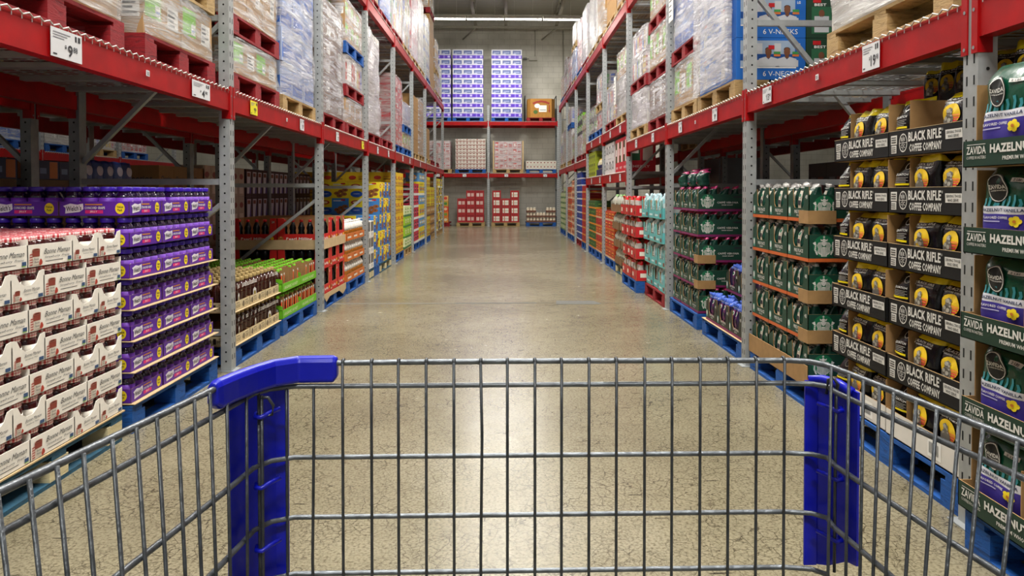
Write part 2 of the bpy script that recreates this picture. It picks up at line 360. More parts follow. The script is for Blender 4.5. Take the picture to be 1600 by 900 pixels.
# ================================================================ pallet racks
def post_mesh(h):
    mb = MB(); w, d = .085, .07                        # origin: outer front corner of the post; x runs along the aisle, y inward
    mb.box(0, 0, .006, w, d, h, GALV)
    z = .08
    while z < h-.05:
        for x in (.022, .063): mb.box(x-.004, -.0006, z, x+.004, .002, z+.034, HOLE)
        z += .0508*1.5
    z = .1
    for s, X in (('l', -.0006), ('r', w+.0006)):
        zz = .07
        while zz < h-.03:
            f_ = Face(mb, (X, d if s == 'l' else 0, 0), (0, -1 if s == 'l' else 1, 0)); f_.ell(d/2, zz, .0068, .0068, HOLE, .0004, 8); zz += .0508*1.25
    return mb.mesh('post')
_post = {}
def upright(rowx, y, dirx, h, label, group, style=0):
    """dirx: +1 when the rack goes on to the right (right side row), -1 to the left"""
    key = (h, style)
    if key not in _post:
        D = 1.07; pm = post_mesh(h); parts = []
        rear = MB(); rear.box(0, D-.07, .006, .085, D, h, GALVD); z = .1
        while z < h:
            for X, sg in ((-.0006, -1), (.0856, 1)):
                f_ = Face(rear, (X, D if sg < 0 else D-.07, 0), (0, sg, 0)); f_.ell(.035, z, .0068, .0068, HOLE, .0004, 8)
            z += .0508*1.25
        parts.append(('post', pm)); parts.append(('post', rear.mesh('rear_post')))
        zz = .35; k = 0
        for z in [q for q in (.26, 1.29, 2.4, 3.45, 4.35) if q < h-.06]:
            a = MB(); a.box(.025, .07, z-.02, .06, D-.07, z+.02, GALV); parts.append(('horizontal_brace', a.mesh('brace')))
        # (front height, rear height) of each diagonal
        dg = {0: ((1.14, .4), (2.36, 1.42), (3.42, 2.46)), 1: ((.4, 1.14), (1.42, 2.36), (2.46, 3.42)), 2: ((1.2, .4), (2.6, 1.48), (3.6, 2.7))}[style]
        for zf, zr in dg:
            a = MB(); a.obox((.0425, .07, zf), (.0425, D-.07, zr), .03, .036, GALV, (1, 0, 0)); parts.append(('diagonal_brace', a.mesh('diagonal')))
        a = MB(); a.box(-.02, -.03, 0, .105, .11, .006, GALV); parts.append(('foot_plate', a.mesh('foot')))
        a = MB(); a.box(-.02, D-.11, 0, .105, D+.03, .006, GALV); parts.append(('foot_plate', a.mesh('foot')))
        _post[key] = parts
    # local x along the aisle, y inward
    if dirx < 0: loc = (rowx, y, 0); rz = math.pi/2
    else: loc = (rowx, y+.085, 0); rz = -math.pi/2
    return inst('rack_upright_frame', _post[key], label, 'rack frame', group, loc, rz)
BL = B-.085
def beam_protos():
    a = MB()                                           # stepped box beam, front face at y=0, inward +y, origin left end
    a.box(.004, 0, 0, BL-.004, .045, BH, REDB); a.box(.004, .045, 0, BL-.004, .06, BH-.04, REDB)
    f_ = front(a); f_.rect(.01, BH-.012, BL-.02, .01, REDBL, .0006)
    c = MB()
    for x0, x1 in ((-.03, .004), (BL-.004, BL+.03)):
        c.box(x0, -.007, -.055, x1, -.001, BH+.03, REDB)
    c.box(.0, -.001, -.055, .004, .05, BH+.02, REDB); c.box(BL-.004, -.001, -.055, BL, .05, BH+.02, REDB)
    for x in (-.016, BL+.016):
        for z in (-.035, .1): f2 = front(c, -.007); f2.ell(x, z, .007, .007, GALVD, .002, 8)
    return [('beam', a.mesh('beam')), ('end_connector', c.mesh('connector'))]
BEAM = beam_protos()
def lvn(z): return {1.37: 'chest-high', 2.07: 'raised', Z1: 'lower', Z2: 'upper'}[z]
REDW = M('8e1016', .5, 0, .1)
def deck_proto():
    WIRE = M('b5b8b8', .4, .25, .05); CH = M('a0a3a2', .5, .2, .08)
    a = MB(); D = 1.04
    n = 40
    for i in range(n):
        x = .03+(BL-.06)*i/(n-1); a.box(x-.0022, .012, .0, x+.0022, D, .0045, WIRE)
        a.add([(x-.0022, -.006, .004), (x+.0022, -.006, .004), (x+.0022, .014, .0045), (x-.0022, .014, .0045), (x-.0022, -.006, -.02), (x+.0022, -.006, -.02)], [(0, 1, 2, 3), (4, 5, 1, 0)], WIRE)
    for j in range(11):
        y = .03+(D-.06)*j/10; a.box(.02, y-.0022, .0045, BL-.02, y+.0022, .009, WIRE)
    b = MB()
    for x in (.15, .6, 1.05, 1.36, 1.81, 2.26): b.box(x-.03, .062, -.03, x+.03, D-.06, -.002, CH)
    c = MB(); pts = []                                 # wavy lip of the deck along the beam
    m_ = 148
    for i in range(m_+1):
        x = .02+(BL-.04)*i/m_; q_ = .5-.5*math.cos(i*math.pi/2); pts.append((x, -.006-.004*q_, -.001+.012*q_))
    c.tube(pts, .0034, M('d2d2cc', .4, .1, .05), 5)
    return [('wire_mesh', a.mesh('wire_mesh')), ('support_channel', b.mesh('channel')), ('front_lip', c.mesh('lip'))]
DECKP = deck_proto()
def row(side, i0, i1, x, dirx, levels, hgt, tag_, back=False):
    Y0 = YL0 if side == 'left' else YR0
    for i in range(i0, i1+1):
        y = Y0+B*i
        lab = 'grey rack upright frame, %s row, %s' % (tag_, 'out of frame' if i < 0 else ORD[i]+' from the camera')
        upright(x, y, dirx, hgt(i), lab, 'rack upright frames of the '+tag_+' row', 0 if side == 'left' else (2 if i == 1 else 1))
    for i in range(i0, i1):
        y = Y0+B*i+.085
        for lv in levels(i):
            what = {1: 'lower', 2: 'upper'}.get(1 if lv < 2.5 else 2)
            for rear in (0, 1):
                X = x if not rear else x+dirx*1.07
                if dirx < 0: loc, rz = (X, y, lv), (math.pi/2 if not rear else -math.pi/2)
                else: loc, rz = (X, y+BL, lv), (-math.pi/2 if not rear else math.pi/2)
                if rear: loc = (X, y+BL if dirx < 0 else y, lv)
                inst('rack_beam', BEAM, 'red rack beam, %s level, %s side, %s bay, %s row' % (lvn(lv), 'rear' if rear else 'aisle', 'nearest' if i < 0 else ORD[i+1], tag_), 'rack beam', 'rack beams of the '+tag_+' row', loc, rz)
            inst('wire_deck', DECKP, 'grey wire mesh deck, %s level, %s bay, %s row' % (lvn(lv), 'nearest' if i < 0 else ORD[i+1], tag_), 'wire deck', 'wire decks of the '+tag_+' row', (x, y if dirx < 0 else y+BL, lv+BH), math.pi/2 if dirx < 0 else -math.pi/2)
hL = lambda i: 4.42 if i in (5, 0, -1, 1, 2) else 3.9
hR = lambda i: 4.42 if i <= 2 else 3.9
row('left', -1, 7, XL, -1, lambda i: (Z1, Z2), hL, 'left aisle')
row('right', -1, 8, XR, 1, lambda i: (1.37, 2.07, Z2) if i in (3, 4) else (Z1, Z2), hR, 'right aisle')
# rows standing back to back with them
row('left', -1, 6, XL-1.07*2-.25, 1, lambda i: (Z1, Z2), lambda i: 3.9, 'hidden left')
row('right', -1, 5, XR+1.07*2+.25, -1, lambda i: (Z1, Z2), lambda i: 3.9, 'hidden right')
# the row across the next aisle on the left
row('left', 0, 5, -7.75, -1, lambda i: (Z1,), lambda i: 3.9, 'next aisle')
# rack along the back wall (beams run left to right)
EY = 26.5; EX = [-5.65, -3.13, -.62, 1.89]
_e = {}
for k, x in enumerate(EX):
    parts = []
    pm = post_mesh(4.35)
    rear = MB(); rear.box(0, 1.0, .006, .085, 1.07, 4.35, GALVD)
    a = MB(); a.box(-.02, -.03, 0, .105, .11, .006, GALV)
    if not _e:
        _e['p'] = [('post', pm), ('post', rear.mesh('rp')), ('foot_plate', a.mesh('fp'))]
        for z in (.3, 1.3, 2.3, 3.3): b = MB(); b.box(.025, .07, z, .06, 1.0, z+.04, GALVD); _e['p'].append(('horizontal_brace', b.mesh('hb')))
    inst('rack_upright_frame', _e['p'], 'grey rack upright frame of the end rack at the back wall, %s from the left' % ORD[k], 'rack frame', 'rack upright frames of the end rack', (x, EY, 0), 0)
for k in range(3):
    for lv in (Z1, Z2-.1):
        for rear in (0, 1):
            inst('rack_beam', BEAM, 'red rack beam of the end rack, %s level, %s side, %s bay from the left' % ('lower' if lv < 2 else 'upper', 'rear' if rear else 'aisle', ORD[k]), 'rack beam', 'rack beams of the end rack', (EX[k]+.085+(BL if rear else 0), EY+(1.07 if rear else 0), lv), math.pi if rear else 0)
        inst('wire_deck', DECKP, 'wire mesh deck of the end rack, %s level, %s bay from the left' % ('lower' if lv < 2 else 'upper', ORD[k]), 'wire deck', 'wire decks of the end rack', (EX[k]+.085, EY, lv+BH), 0)

# price tags on the beams
TAGM = flat('dcdde0'); TAGY = flat('e8dc24'); INK = flat('2a2a30')
def tag_mesh(w, h, price, cents, col=TAGM):
    mb = MB(); mb.box(0, -.002, 0, w, 0, h, col); f_ = front(mb, -.002)
    if price:
        f_.text(price, w*.52, h*.12, w*(.16 if len(price) == 1 else .28), h*.42, INK, bold=.02); f_.text(cents, w*(.7 if len(price) == 1 else .82), h*.32, w*.14, h*.2, INK, bold=.01)
        for q in range(3): f_.rect(w*.06, h*(.84-.09*q), w*(.55-.1*q), h*.035, flat('8a8a92'))
        f_.rect(w*.76, h*.72, w*.06, h*.2, INK); f_.rect(w*.86, h*.72, w*.08, h*.2, INK); f_.rect(w*.06, h*.08, w*.12, h*.05, INK)
        f_.text('$', w*.42, h*.36, w*.06, h*.14, INK)
    else:
        for q in range(3): f_.rect(w*.15, h*(.65-.22*q), w*.7, h*.1, flat('77777c'))
    return mb.mesh('tag')
def tagL(y, z, w, h, me, lab): inst('price_tag', me, lab, 'price tag', None, (XL+.0075, y, z), math.pi/2)
def tagR(y, z, w, h, me, lab): inst('price_tag', me, lab, 'price tag', None, (XR-.0075, y, z), -math.pi/2)
big9 = tag_mesh(.22, .12, '9', '88'); t4 = tag_mesh(.26, .1, '4', '98'); ty = tag_mesh(.15, .1, '9', '96', TAGY); tb = tag_mesh(.13, .1, '8', '98'); tb2 = tag_mesh(.035, .03, '', '')
big19 = tag_mesh(.155, .12, '19', '98'); t13 = tag_mesh(.15, .1, '13', '98')
tagL(3.06, Z1+.007, 0, 0, big9, 'large white price tag reading 9 88 on the nearest left red beam')
tagL(3.86, Z1+.05, 0, 0, tb2, 'tiny white sticker between the two price tags on the nearest left beam')
tagL(4.42, Z1+.02, 0, 0, t4, 'white price tag reading 4 98 beside the first left upright')
tagL(5.42, Z1+.02, 0, 0, ty, 'yellow price tag on the second left beam')
tagL(6.3, Z1+.05, 0, 0, tb2, 'tiny white sticker in the middle of the second left beam')
tagL(6.72, Z1+.015, 0, 0, tb, 'white price tag at the far end of the second left beam')
for k, (y, lab) in enumerate([(8.15, 'first white price tag on the third left beam'), (9.6, 'yellow price tag on the third left beam'), (10.75, 'first white price tag on the fourth left beam'), (11.75, 'second white price tag on the fourth left beam'), (13.4, 'white price tag on the fifth left beam'), (14.4, 'second white price tag on the fifth left beam'), (16.2, 'white price tag on the sixth left beam')]):
    tagL(y, Z1+.015, 0, 0, ty if 'yellow' in lab else tb, lab)
tagR(3.41, Z1+.008, 0, 0, big19, 'large white price tag reading 19 98 on the nearest right red beam')
tagR(3.93, Z1+.05, 0, 0, tb2, 'tiny white sticker on the nearest right beam')
tagR(4.74, Z1+.02, 0, 0, t13, 'white price tag reading 13 98 beside the second right upright')
for y, lab in [(5.9, 'first white price tag on the second right beam'), (6.45, 'small white sticker on the second right beam'), (7.05, 'second white price tag on the second right beam'), (8.35, 'first white price tag on the third right beam'), (9.4, 'second white price tag on the third right beam')]:
    tagR(y, Z1+(.05 if 'sticker' in lab else .018), 0, 0, tb2 if 'sticker' in lab else tb, lab)
for z in (1.37, 2.07):
    for k, y in enumerate((10.7, 11.7, 12.95, 14.2)): tagR(y, z+.015, 0, 0, tb, '%s white price tag on the %s beam of the raised double shelf' % (ORD[k], 'lower' if z < 2 else 'upper'))
for k, x in enumerate((-2.35, -1.4, .1, 1.5)): inst('price_tag', tb, 'white price tag on the lower beam of the end rack, '+ORD[k]+' from the left', 'price tag', None, (x-.1, EY-.0075, Z1+.015))
# ================================================================ pallets
def pallet_proto(m, w=1.05, d=1.0, end=None, small=False):
    end = end or m
    T = MB(); n = 7
    for i in range(n): y = (d-.11)*i/(n-1); T.box(0, y, .122, w, y+.11, .14, m)
    for x in (0, (w-.1)/2, w-.1): T.box(x, 0, .102, x+.1, d, .122, m)
    Bs = MB()
    for y in (0, (d-.1)/2, d-.1): Bs.box(0, y, 0, w, y+.1, .018, m)
    parts = [('top_deck', T.mesh('pallet_top')), ('bottom_boards', Bs.mesh('pallet_base'))]
    for i, x in enumerate((0, (w-.13)/2, w-.13)):
        for y in (0, (d-.12)/2, d-.12):
            if y > .3 and small: continue
            b = MB(); b.box(x, y, .018, x+.13, y+.12, .102, end if (y == 0 and end is not m) else m); parts.append(('block', b.mesh('pallet_block')))
    if small:
        a = MB()
        for nm, me, *r in parts:
            off = len(a.v); a.v += [tuple(v.co) for v in me.vertices]
            for p in me.polygons: a.f.append(tuple(off+i for i in p.vertices)); a.m.append(a.mi(me.materials[p.material_index])); a.sm.append(False)
        return a.mesh('pallet')
    return parts
PAL = {}
def pallet(kind, w, small=False):
    key = (kind, round(w, 2), small)
    if key not in PAL:
        m = {'blue': WOOD_B, 'red': WOOD_R, 'wood': WOOD_N, 'worn': WOOD_K}[kind]
        PAL[key] = pallet_proto(m, w, 1.0, WOODEND if kind == 'worn' else None, small)
    return PAL[key]
def placeL(y, x=None): return ((XL-.02 if x is None else x), y)
def put_pallet(side, kind, y0, w, z, lab, group, x=None, small=False):
    """y0 = near end along the aisle"""
    if side == 'L': loc = (XL-.03 if x is None else x, y0, z); rz = math.pi/2
    elif side == 'R': loc = (XR+.03 if x is None else x, y0+w, z); rz = -math.pi/2
    else: loc = (y0, x, z); rz = 0
    return inst('pallet', pallet(kind, w, small), lab, 'pallet', group, loc, rz)

# ================================================================ wrapped loads
def carton_layers(w, d, h, rows, cols, m, prints, seed, deps=3):
    a = MB(); r = random.Random(seed); dz = h/rows
    for k in range(rows):
        for i in range(cols):
            x0, x1 = w*i/cols, w*(i+1)/cols; j = r.uniform(-.008, .008)
            a.box(x0+.003, .012+j, k*dz+.002, x1-.003, d-.012, (k+1)*dz-.002, m if not isinstance(m, (list, tuple)) else m[(k+i) % len(m)])
            for fc, ww in ((front(a, .012+j, x0, k*dz), w/cols),):
                prints(fc, ww, dz, r)
        for s in range(deps):
            y0 = d*s/deps
            prints(Face(a, (0.003, y0+d/deps, k*dz), (0, -1, 0)), d/deps, dz, r); prints(Face(a, (w-.003, y0, k*dz), (0, 1, 0)), d/deps, dz, r)
    return a.mesh('cartons')
GREEN = flat('7cc520'); LBL = flat('eceae6'); INKG = flat('55555a')
def pr_none(f, w, h, r): f.rect(w*.08, h*.48, w*.84, .012, KRAFTD, .001)
def pr_green(f, w, h, r):
    f.rect(w*.05, h*.35, w*.4, h*.55, GREEN, .001); f.rect(w*.3, h*.4, w*.13, h*.22, WHITE, .002); f.text("carter's", w*.31, h*.46, w*.11, h*.07, flat('3a6ac0'), .004)
    f.rect(w*.62, h*.3, w*.3, h*.45, LBL, .001)
    for k in range(4): f.rect(w*.64, h*(.36+.09*k), w*r.uniform(.1, .24), h*.04, INKG, .002)
def pr_label(f, w, h, r):
    f.rect(w*.55, h*.3, w*.3, h*.5, LBL, .001)
    for k in range(5): f.rect(w*.57, h*(.36+.08*k), w*r.uniform(.08, .25), h*.035, INKG, .002)
def pr_red(f, w, h, r):
    f.rect(w*.06, h*.1, w*.36, h*.8, REDP, .001); f.rect(w*.56, h*.1, w*.36, h*.55, flat('b52a36'), .001)
    f.rect(w*.12, h*.35, w*.2, h*.3, WHITE, .002)
def pr_blue(f, w, h, r):
    f.rect(w*.06, h*.12, w*.88, h*.45, flat('3564b8'), .001); f.rect(w*.1, h*.65, w*.4, h*.2, flat('90a8d8'), .001)
def pr_multi(f, w, h, r):
    for k in range(3): f.rect(w*(.06+.3*k), h*.15, w*.22, h*.7, flat(r.choice(['c84a4a', '4a6ac8', 'e0c040', 'ffffff', '60a060'])), .001)
def wrap_shell(w, d, h, m, seed, top='flat', amp=.02, taper=0.):
    a = MB(); nx, ny, nz = 10, 8, 12; r = random.Random(seed); off = Vector((seed*3.1, seed*1.7, 0))
    def P(x, y, z):
        g = .012; q = 1-taper*max(0, z-.35)
        px = w/2+(x-.5)*(w+2*g)*q; py = d/2+(y-.5)*(d+2*g)*q; pz = .001+z*(h+.006)
        if top == 'slant': pz *= 1-.18*max(0, x-.2)
        v = noise.noise_vector(Vector((px*2.2, py*2.2, pz*3.0))+off)
        cx = abs(x-.5)*2; cy = abs(y-.5)*2; rr = 1-.05*(cx*cy)**4
        k = abs(v.x)*amp
        ax = (1 if x > .5 else -1)*(cx > .99)*k; ay = (1 if y > .5 else -1)*(cy > .99)*k
        return (w/2+(px-w/2)*rr+ax, d/2+(py-d/2)*rr+ay, pz+(abs(v.z)*amp*.3 if z > .99 else 0))
    def grid(fn, n, m2, flip):
        v = [fn(i/n, j/m2) for j in range(m2+1) for i in range(n+1)]; f = []
        for j in range(m2):
            for i in range(n):
                q = (j*(n+1)+i, j*(n+1)+i+1, (j+1)*(n+1)+i+1, (j+1)*(n+1)+i); f.append(q[::-1] if flip else q)
        a.add(v, f, m, True)
    grid(lambda s, t: P(s, 0, t), nx, nz, False); grid(lambda s, t: P(s, 1, t), nx, nz, True)
    grid(lambda s, t: P(0, s, t), ny, nz, True); grid(lambda s, t: P(1, s, t), ny, nz, False)
    grid(lambda s, t: P(s, t, 1), nx, ny, False)
    return a.mesh('wrap')
def sheet_tag(n=7):
    a = MB(); a.box(0, -.003, 0, .18, 0, .42, WHITE); f_ = front(a, -.003); r = random.Random(3)
    for k in range(n): f_.rect(.02, .05+.05*k, r.uniform(.08, .14), .014, INKG)
    return a.mesh('sheet')
TAGSHEET = sheet_tag()
CK = M('a8855a', .8, 0, .12); CB = M('6e5240', .8, 0, .15); CW = M('bdbab6', .7, 0, .06); CLB = M('a9b8da', .6, 0, .08); CPK = M('d2bcc0', .6, 0, .1); CGY = M('b4aeb0', .6, 0, .1); CDK = M('3c3a3c', .6)
KINDS = {
 'kraft': (CK, pr_label, 'brown cartons', 0), 'green': (CK, pr_green, 'brown cartons with green labels', 0), 'brown': (CB, pr_label, 'dark brown cartons', 1),
 'white': (CW, pr_label, 'white cartons', 1), 'bluish': (CLB, pr_blue, 'pale blue bags', 1), 'pink': (CPK, pr_red, 'red and white boxes', 2),
 'grey': (CGY, pr_multi, 'grey printed boxes', 0), 'plain': (M('a07a48', .8, 0, .1), pr_none, 'plain tall brown cartons', 2), 'multi': (CW, pr_multi, 'mixed coloured boxes', 3), 'red': (flat('b4182a'), pr_red, 'red drink cases', 3),
 'straps': (CW, lambda f, w, h, r: (f.rect(w*.1, 0, w*.12, h, flat('e6c21a'), .001), f.rect(w*.1, 0, w*.12, h*.12, flat('2f8a3a'), .002), pr_blue(f, w, h*.5, r)), 'white sacks with yellow and green stripes', 1),
 'dark': (CDK, pr_green, 'dark cartons with green labels', 0), 'bluebox': (flat('1a56a8'), pr_label, 'blue boxes', 0), 'yg': (flat('a8b81e'), pr_none, 'yellow-green crates', 0)}
_ld = {}
def load(side, kind, y0, w, d, h, z, lab, x=None, rows=None, cols=3, wrap=0, top='flat', amp=.03, taper=0., wrapped=True, seed=None, tag_=False):
    m, pr, desc, _ = KINDS[kind]; rows = rows or max(1, round(h/.3)); seed = seed or rnd.randrange(1, 9)
    key = (kind, round(w, 2), round(h, 1), rows, wrap, top, wrapped, seed % 3)
    if key not in _ld:
        parts = [('cartons', carton_layers(w, d, h, rows, cols, m, pr, seed))]
        if wrapped: parts.append(('stretch_wrap', wrap_shell(w, d, h, WRAP[wrap], seed, top, amp, taper)))
        _ld[key] = (parts, h)
    parts, h0 = _ld[key]
    if tag_: parts = parts+[('paper_sheet', TAGSHEET)]
    if side == 'L': loc = (XL-.03 if x is None else x, y0, z); rz = math.pi/2
    elif side == 'R': loc = (XR+.03 if x is None else x, y0+w, z); rz = -math.pi/2
    else: loc = (y0, x, z); rz = 0
    o = inst('wrapped_pallet_load' if wrapped else 'carton_stack', parts, lab, 'pallet load', None, loc, rz, (1, 1, h/h0))
    if tag_:
        for c in o.children:
            if c.name.startswith('paper_sheet'): c.location = (w*.02, -.045, h*.35)
    return o
ZA = Z1+BH+.012; ZB = Z2+BH+.012
def pile(side, y0, w, z, items, where, small=False, x=None):
    """items from the bottom up: ('pallet', colour) or (kind, height, options)"""
    n = 0
    for it in items:
        if it[0] == 'pallet':
            put_pallet(side, it[1], y0, w, z, '%s pallet, %s%s' % ({'blue': 'blue', 'red': 'red', 'wood': 'bare wood', 'worn': 'worn blue'}[it[1]], 'between loads, ' if n else '', where), 'pallets up on the shelves', x=x, small=small); z += .142
        else:
            o = it[2] if len(it) > 2 else {}; desc = KINDS[it[0]][2]
            ins = o.pop('ins', .0); ww = w-.03-ins
            xx = (XL-.04 if side == 'L' else XR+.04) if x is None else (x-.01 if side == 'L' else x+.01 if side == 'R' else x+.01)
            load(side, it[0], y0+.015, ww, .95, it[1], z, ('%s %s, %s' % (desc if o.get('wrapped') is False else 'wrapped '+desc, where, 'lowest' if n == 0 else 'layer '+['two', 'three', 'four', 'five'][min(n-1, 3)])), x=xx, **o); z += it[1]+.02
        n += it[0] != 'pallet'
W0 = 'on lower left shelf, '
pile('L', 2.62, 1.1, ZA, [('pallet', 'red'), ('kraft', 1.1, dict(wrap=0))], W0+'nearest the camera')
pile('L', 3.93, .94, ZA, [('pallet', 'red'), ('green', .29, dict(rows=1, cols=2, wrap=2)), ('pallet', 'wood'), ('kraft', .9, {})], W0+'before the first upright')
pile('L', 5.18, 1.06, ZA, [('pallet', 'red'), ('green', .25, dict(rows=1, wrap=2, cols=2)), ('pallet', 'red'), ('kraft', .55, dict(rows=1, wrap=0))], W0+'just past the first upright')
pile('L', 6.34, 1.08, ZA, [('pallet', 'wood'), ('bluish', 1.45, dict(rows=5, wrap=1, top='slant', amp=.05))], W0+'before the second upright')
pile('L', 7.66, 1.12, ZA, [('pallet', 'red'), ('brown', 1.2, dict(rows=6, cols=2, wrap=1))], W0+'just past the second upright')
pile('L', 8.86, 1.1, ZA, [('pallet', 'red'), ('kraft', .3, dict(wrap=1)), ('pallet', 'red'), ('grey', .35, {}), ('pallet', 'blue'), ('green', .5, dict(wrap=1))], W0+'before the third upright')
pile('L', 10.15, 1.12, ZA, [('pallet', 'red'), ('white', 1.45, dict(wrap=3, top='slant', amp=.07))], W0+'just past the third upright')
pile('L', 11.36, 1.1, ZA, [('pallet', 'red')], W0+'before the fourth upright')
pile('L', 12.68, 1.1, ZA, [('pallet', 'blue'), ('red', 1.2, dict(rows=6, wrap=0))], W0+'just past the fourth upright')
pile('L', 13.86, 1.1, ZA, [('pallet', 'blue'), ('green', .28, dict(rows=1)), ('pallet', 'blue'), ('bluish', .42, dict(wrap=3))], W0+'before the fifth upright', True)
pile('L', 15.2, 1.1, ZA, [('pallet', 'wood'), ('plain', 1.2, dict(rows=2, cols=1, wrapped=False))], W0+'past the fifth upright', True)
pile('L', 16.35, 1.1, ZA, [('pallet', 'wood'), ('plain', 1.25, dict(rows=2, cols=1, wrap=0))], W0+'before the sixth upright', True)
pile('L', 17.7, 1.1, ZA, [('pallet', 'wood'), ('plain', .75, dict(rows=1, cols=1, wrapped=False))], W0+'past the sixth upright', True)
pile('L', 18.9, 1.05, ZA, [('pallet', 'red')], W0+'before the seventh upright', True)
pile('L', 20.2, 1.1, ZA, [('pallet', 'red'), ('pink', .5, {})], W0+'at the far end', True)
W1 = 'on upper left shelf, '
for args in [
 (10.15, 1.1, [('pallet', 'red'), ('kraft', 1.2, dict(wrap=0))], 'third bay'),
 (11.35, 1.1, [('pallet', 'red'), ('bluish', 1.3, dict(wrap=1))], 'third bay, far half'),
 (12.68, 1.1, [('pallet', 'red'), ('grey', 1.3, dict(wrap=0))], 'fourth bay'),
 (13.86, 1.1, [('pallet', 'wood'), ('multi', 1.5, dict(wrap=1))], 'fourth bay, far half'),
 (15.2, 1.1, [('pallet', 'wood'), ('pink', 1.6, dict(wrap=3))], 'fifth bay'),
 (16.36, 1.1, [('pallet', 'wood'), ('white', 1.55, dict(wrap=1)), ], 'fifth bay, far half'),
 (17.7, 1.1, [('pallet', 'blue'), ('straps', 1.45, dict(wrap=1))], 'sixth bay'),
 (18.86, 1.1, [('plain', 1.9, dict(rows=3, cols=1, wrapped=False)), ('pallet', 'red'), ('kraft', .6, dict(wrap=0))], 'sixth bay, far half'),
 (20.2, 1.1, [('pallet', 'wood'), ('kraft', .45, {}), ('pallet', 'wood'), ('kraft', .8, dict(wrap=0))], 'seventh bay'),
 (21.36, 1.05, [('pallet', 'red'), ('multi', .9, dict(wrap=0))], 'seventh bay, far half')]:
    pile('L', args[0], args[1], ZB, args[2], W1+args[3], True)
for y, k, h in ((5.2, 'kraft', 1.1), (6.35, 'white', 1.2), (7.7, 'grey', 1.3), (8.9, 'kraft', 1.2)):
    pile('L', y, 1.1, ZB, [('pallet', 'red'), (k, h, {})], W1+'%s of the hidden near piles' % ORD[int(y)-5], True)

# --- right side, lower shelf
V0 = 'on lower right shelf, '
pile('R', 2.78, 1.1, ZA, [('pallet', 'wood'), ('white', 1.2, dict(wrap=0))], V0+'nearest the camera')
# tee shirt boxes: cases stacked five wide
VB = flat('1268c4'); VBD = flat('0c4c98'); SK = M('7a4a30', .6); TEE = flat('c9ccd0'); CG = flat('143c28')
def tee_case():
    a = MB(); w, d, h = .5, .52, .31
    # local x along the aisle; the printed window side is the right side (towards the camera)
    a.box(0, 0, 0, w, d, h, VB)
    f_ = rside(a, w); f_.rect(.03, .09, d-.1, h-.11, flat('9fb4cc'), .001); f_.rect(.03, .085, d-.1, .008, WHITE, .002)
    f_.text('6 V-NECKS', .2, .025, .26, .038, WHITE, bold=.0); f_.rect(.03, .14, d-.1, .05, VBD, .0015)
    for cx in (.24, .38):
        f_.rect(cx-.085, .095, .17, .05, TEE, .0025); f_.poly([(cx-.085, .1), (cx+.085, .1), (cx+.07, .155), (cx+.02, .17), (cx, .15), (cx-.02, .17), (cx-.07, .155)], TEE, .003)
        f_.rect(cx-.014, .158, .028, .03, SK, .002); f_.ell(cx, .207, .024, .032, SK, .0035); f_.ell(cx, .225, .024, .016, flat('1d1512'), .003)
        f_.rect(cx-.095, .19, .05, .08, TEE, .002); f_.rect(cx+.04, .19, .05, .018, flat('3f9a50'), .004); f_.rect(cx+.04, .172, .05, .016, flat('d87a3a'), .004)
    f_.rect(.24, .225, .045, .03, REDP, .004); f_.rect(.44, .1, .06, .2, VB, .002); f_.text('LG', .455, .25, .025, .02, WHITE, .003)
    f2 = front(a); f2.rect(.1, .03, .16, .24, flat('2e7bd0'), .001); f2.rect(.12, .05, .11, .13, TEE, .002); f2.ell(.175, .2, .02, .026, SK, .002); f2.rect(.13, .25, .09, .03, REDP, .002)
    f2.text('BEST', .3, .2, .12, .03, WHITE, .002)
    return a.mesh('tee_case')
def green_case():
    a = MB(); w, d, h = .5, .3, .31; a.box(0, 0, 0, w, d, h, CG); f_ = rside(a, w); f_.rect(.04, .03, .15, .2, flat('2b6a48'), .001); f_.rect(.06, .04, .11, .12, TEE, .002); f_.ell(.115, .18, .022, .028, SK, .002); f_.rect(.05, .26, .06, .03, REDP, .002); f_.text('BEST', .06, .235, .09, .02, WHITE, .002)
    return a.mesh('green_case')
put_pallet('R', 'wood', 5.45, 1.05, ZA, 'bare wood pallet under the blue v-neck shirt boxes', 'pallets up on the shelves')
tc, gc = tee_case(), green_case()
for k in range(5):
    for j in range(2):
        inst('shirt_case', tc, 'bright blue v-neck shirt case, %s layer, %s' % (tier(k, 5), 'front' if j == 0 else 'second row'), 'carton', 'blue v-neck shirt cases', (XR+.045, 5.46+.515*j+.5, ZA+.143+.313*k), -math.pi/2)
    inst('shirt_case', gc, 'dark green shirt case beside the blue ones, %s layer' % tier(k, 5), 'carton', 'dark green shirt cases', (XR+.045+.525, 5.46+.5, ZA+.143+.313*k), -math.pi/2)
sh = wrap_shell(.95, .03, 1.5, WRAP[1], 5, 'flat', .012)
o = inst('stretch_wrap', sh, 'loose clear stretch wrap over the aisle side of the blue shirt boxes', 'plastic wrap', None, (XR-.012, 6.46, ZA+.15), -math.pi/2)
pile('R', 6.53, 1.0, ZA, [('pallet', 'wood'), ('green', .42, dict(rows=1, cols=2, wrap=2)), ('pallet', 'red'), ('bluish', .85, dict(wrap=1, top='slant', amp=.06, tag_=True))], V0+'before the third upright')
pile('R', 7.7, 1.05, ZA, [('pallet', 'red'), ('brown', .42, dict(rows=1, wrap=1)), ('pallet', 'red'), ('green', .42, dict(wrap=0, rows=1)), ('pallet', 'red'), ('green', .38, dict(rows=1, wrap=0))], V0+'just past third upright')
pile('R', 8.9, 1.08, ZA, [('pallet', 'wood'), ('white', .45, dict(wrap=3)), ('pallet', 'red'), ('grey', .6, dict(wrap=1))], V0+'before the fourth upright')
ZR = 2.07+BH+.012
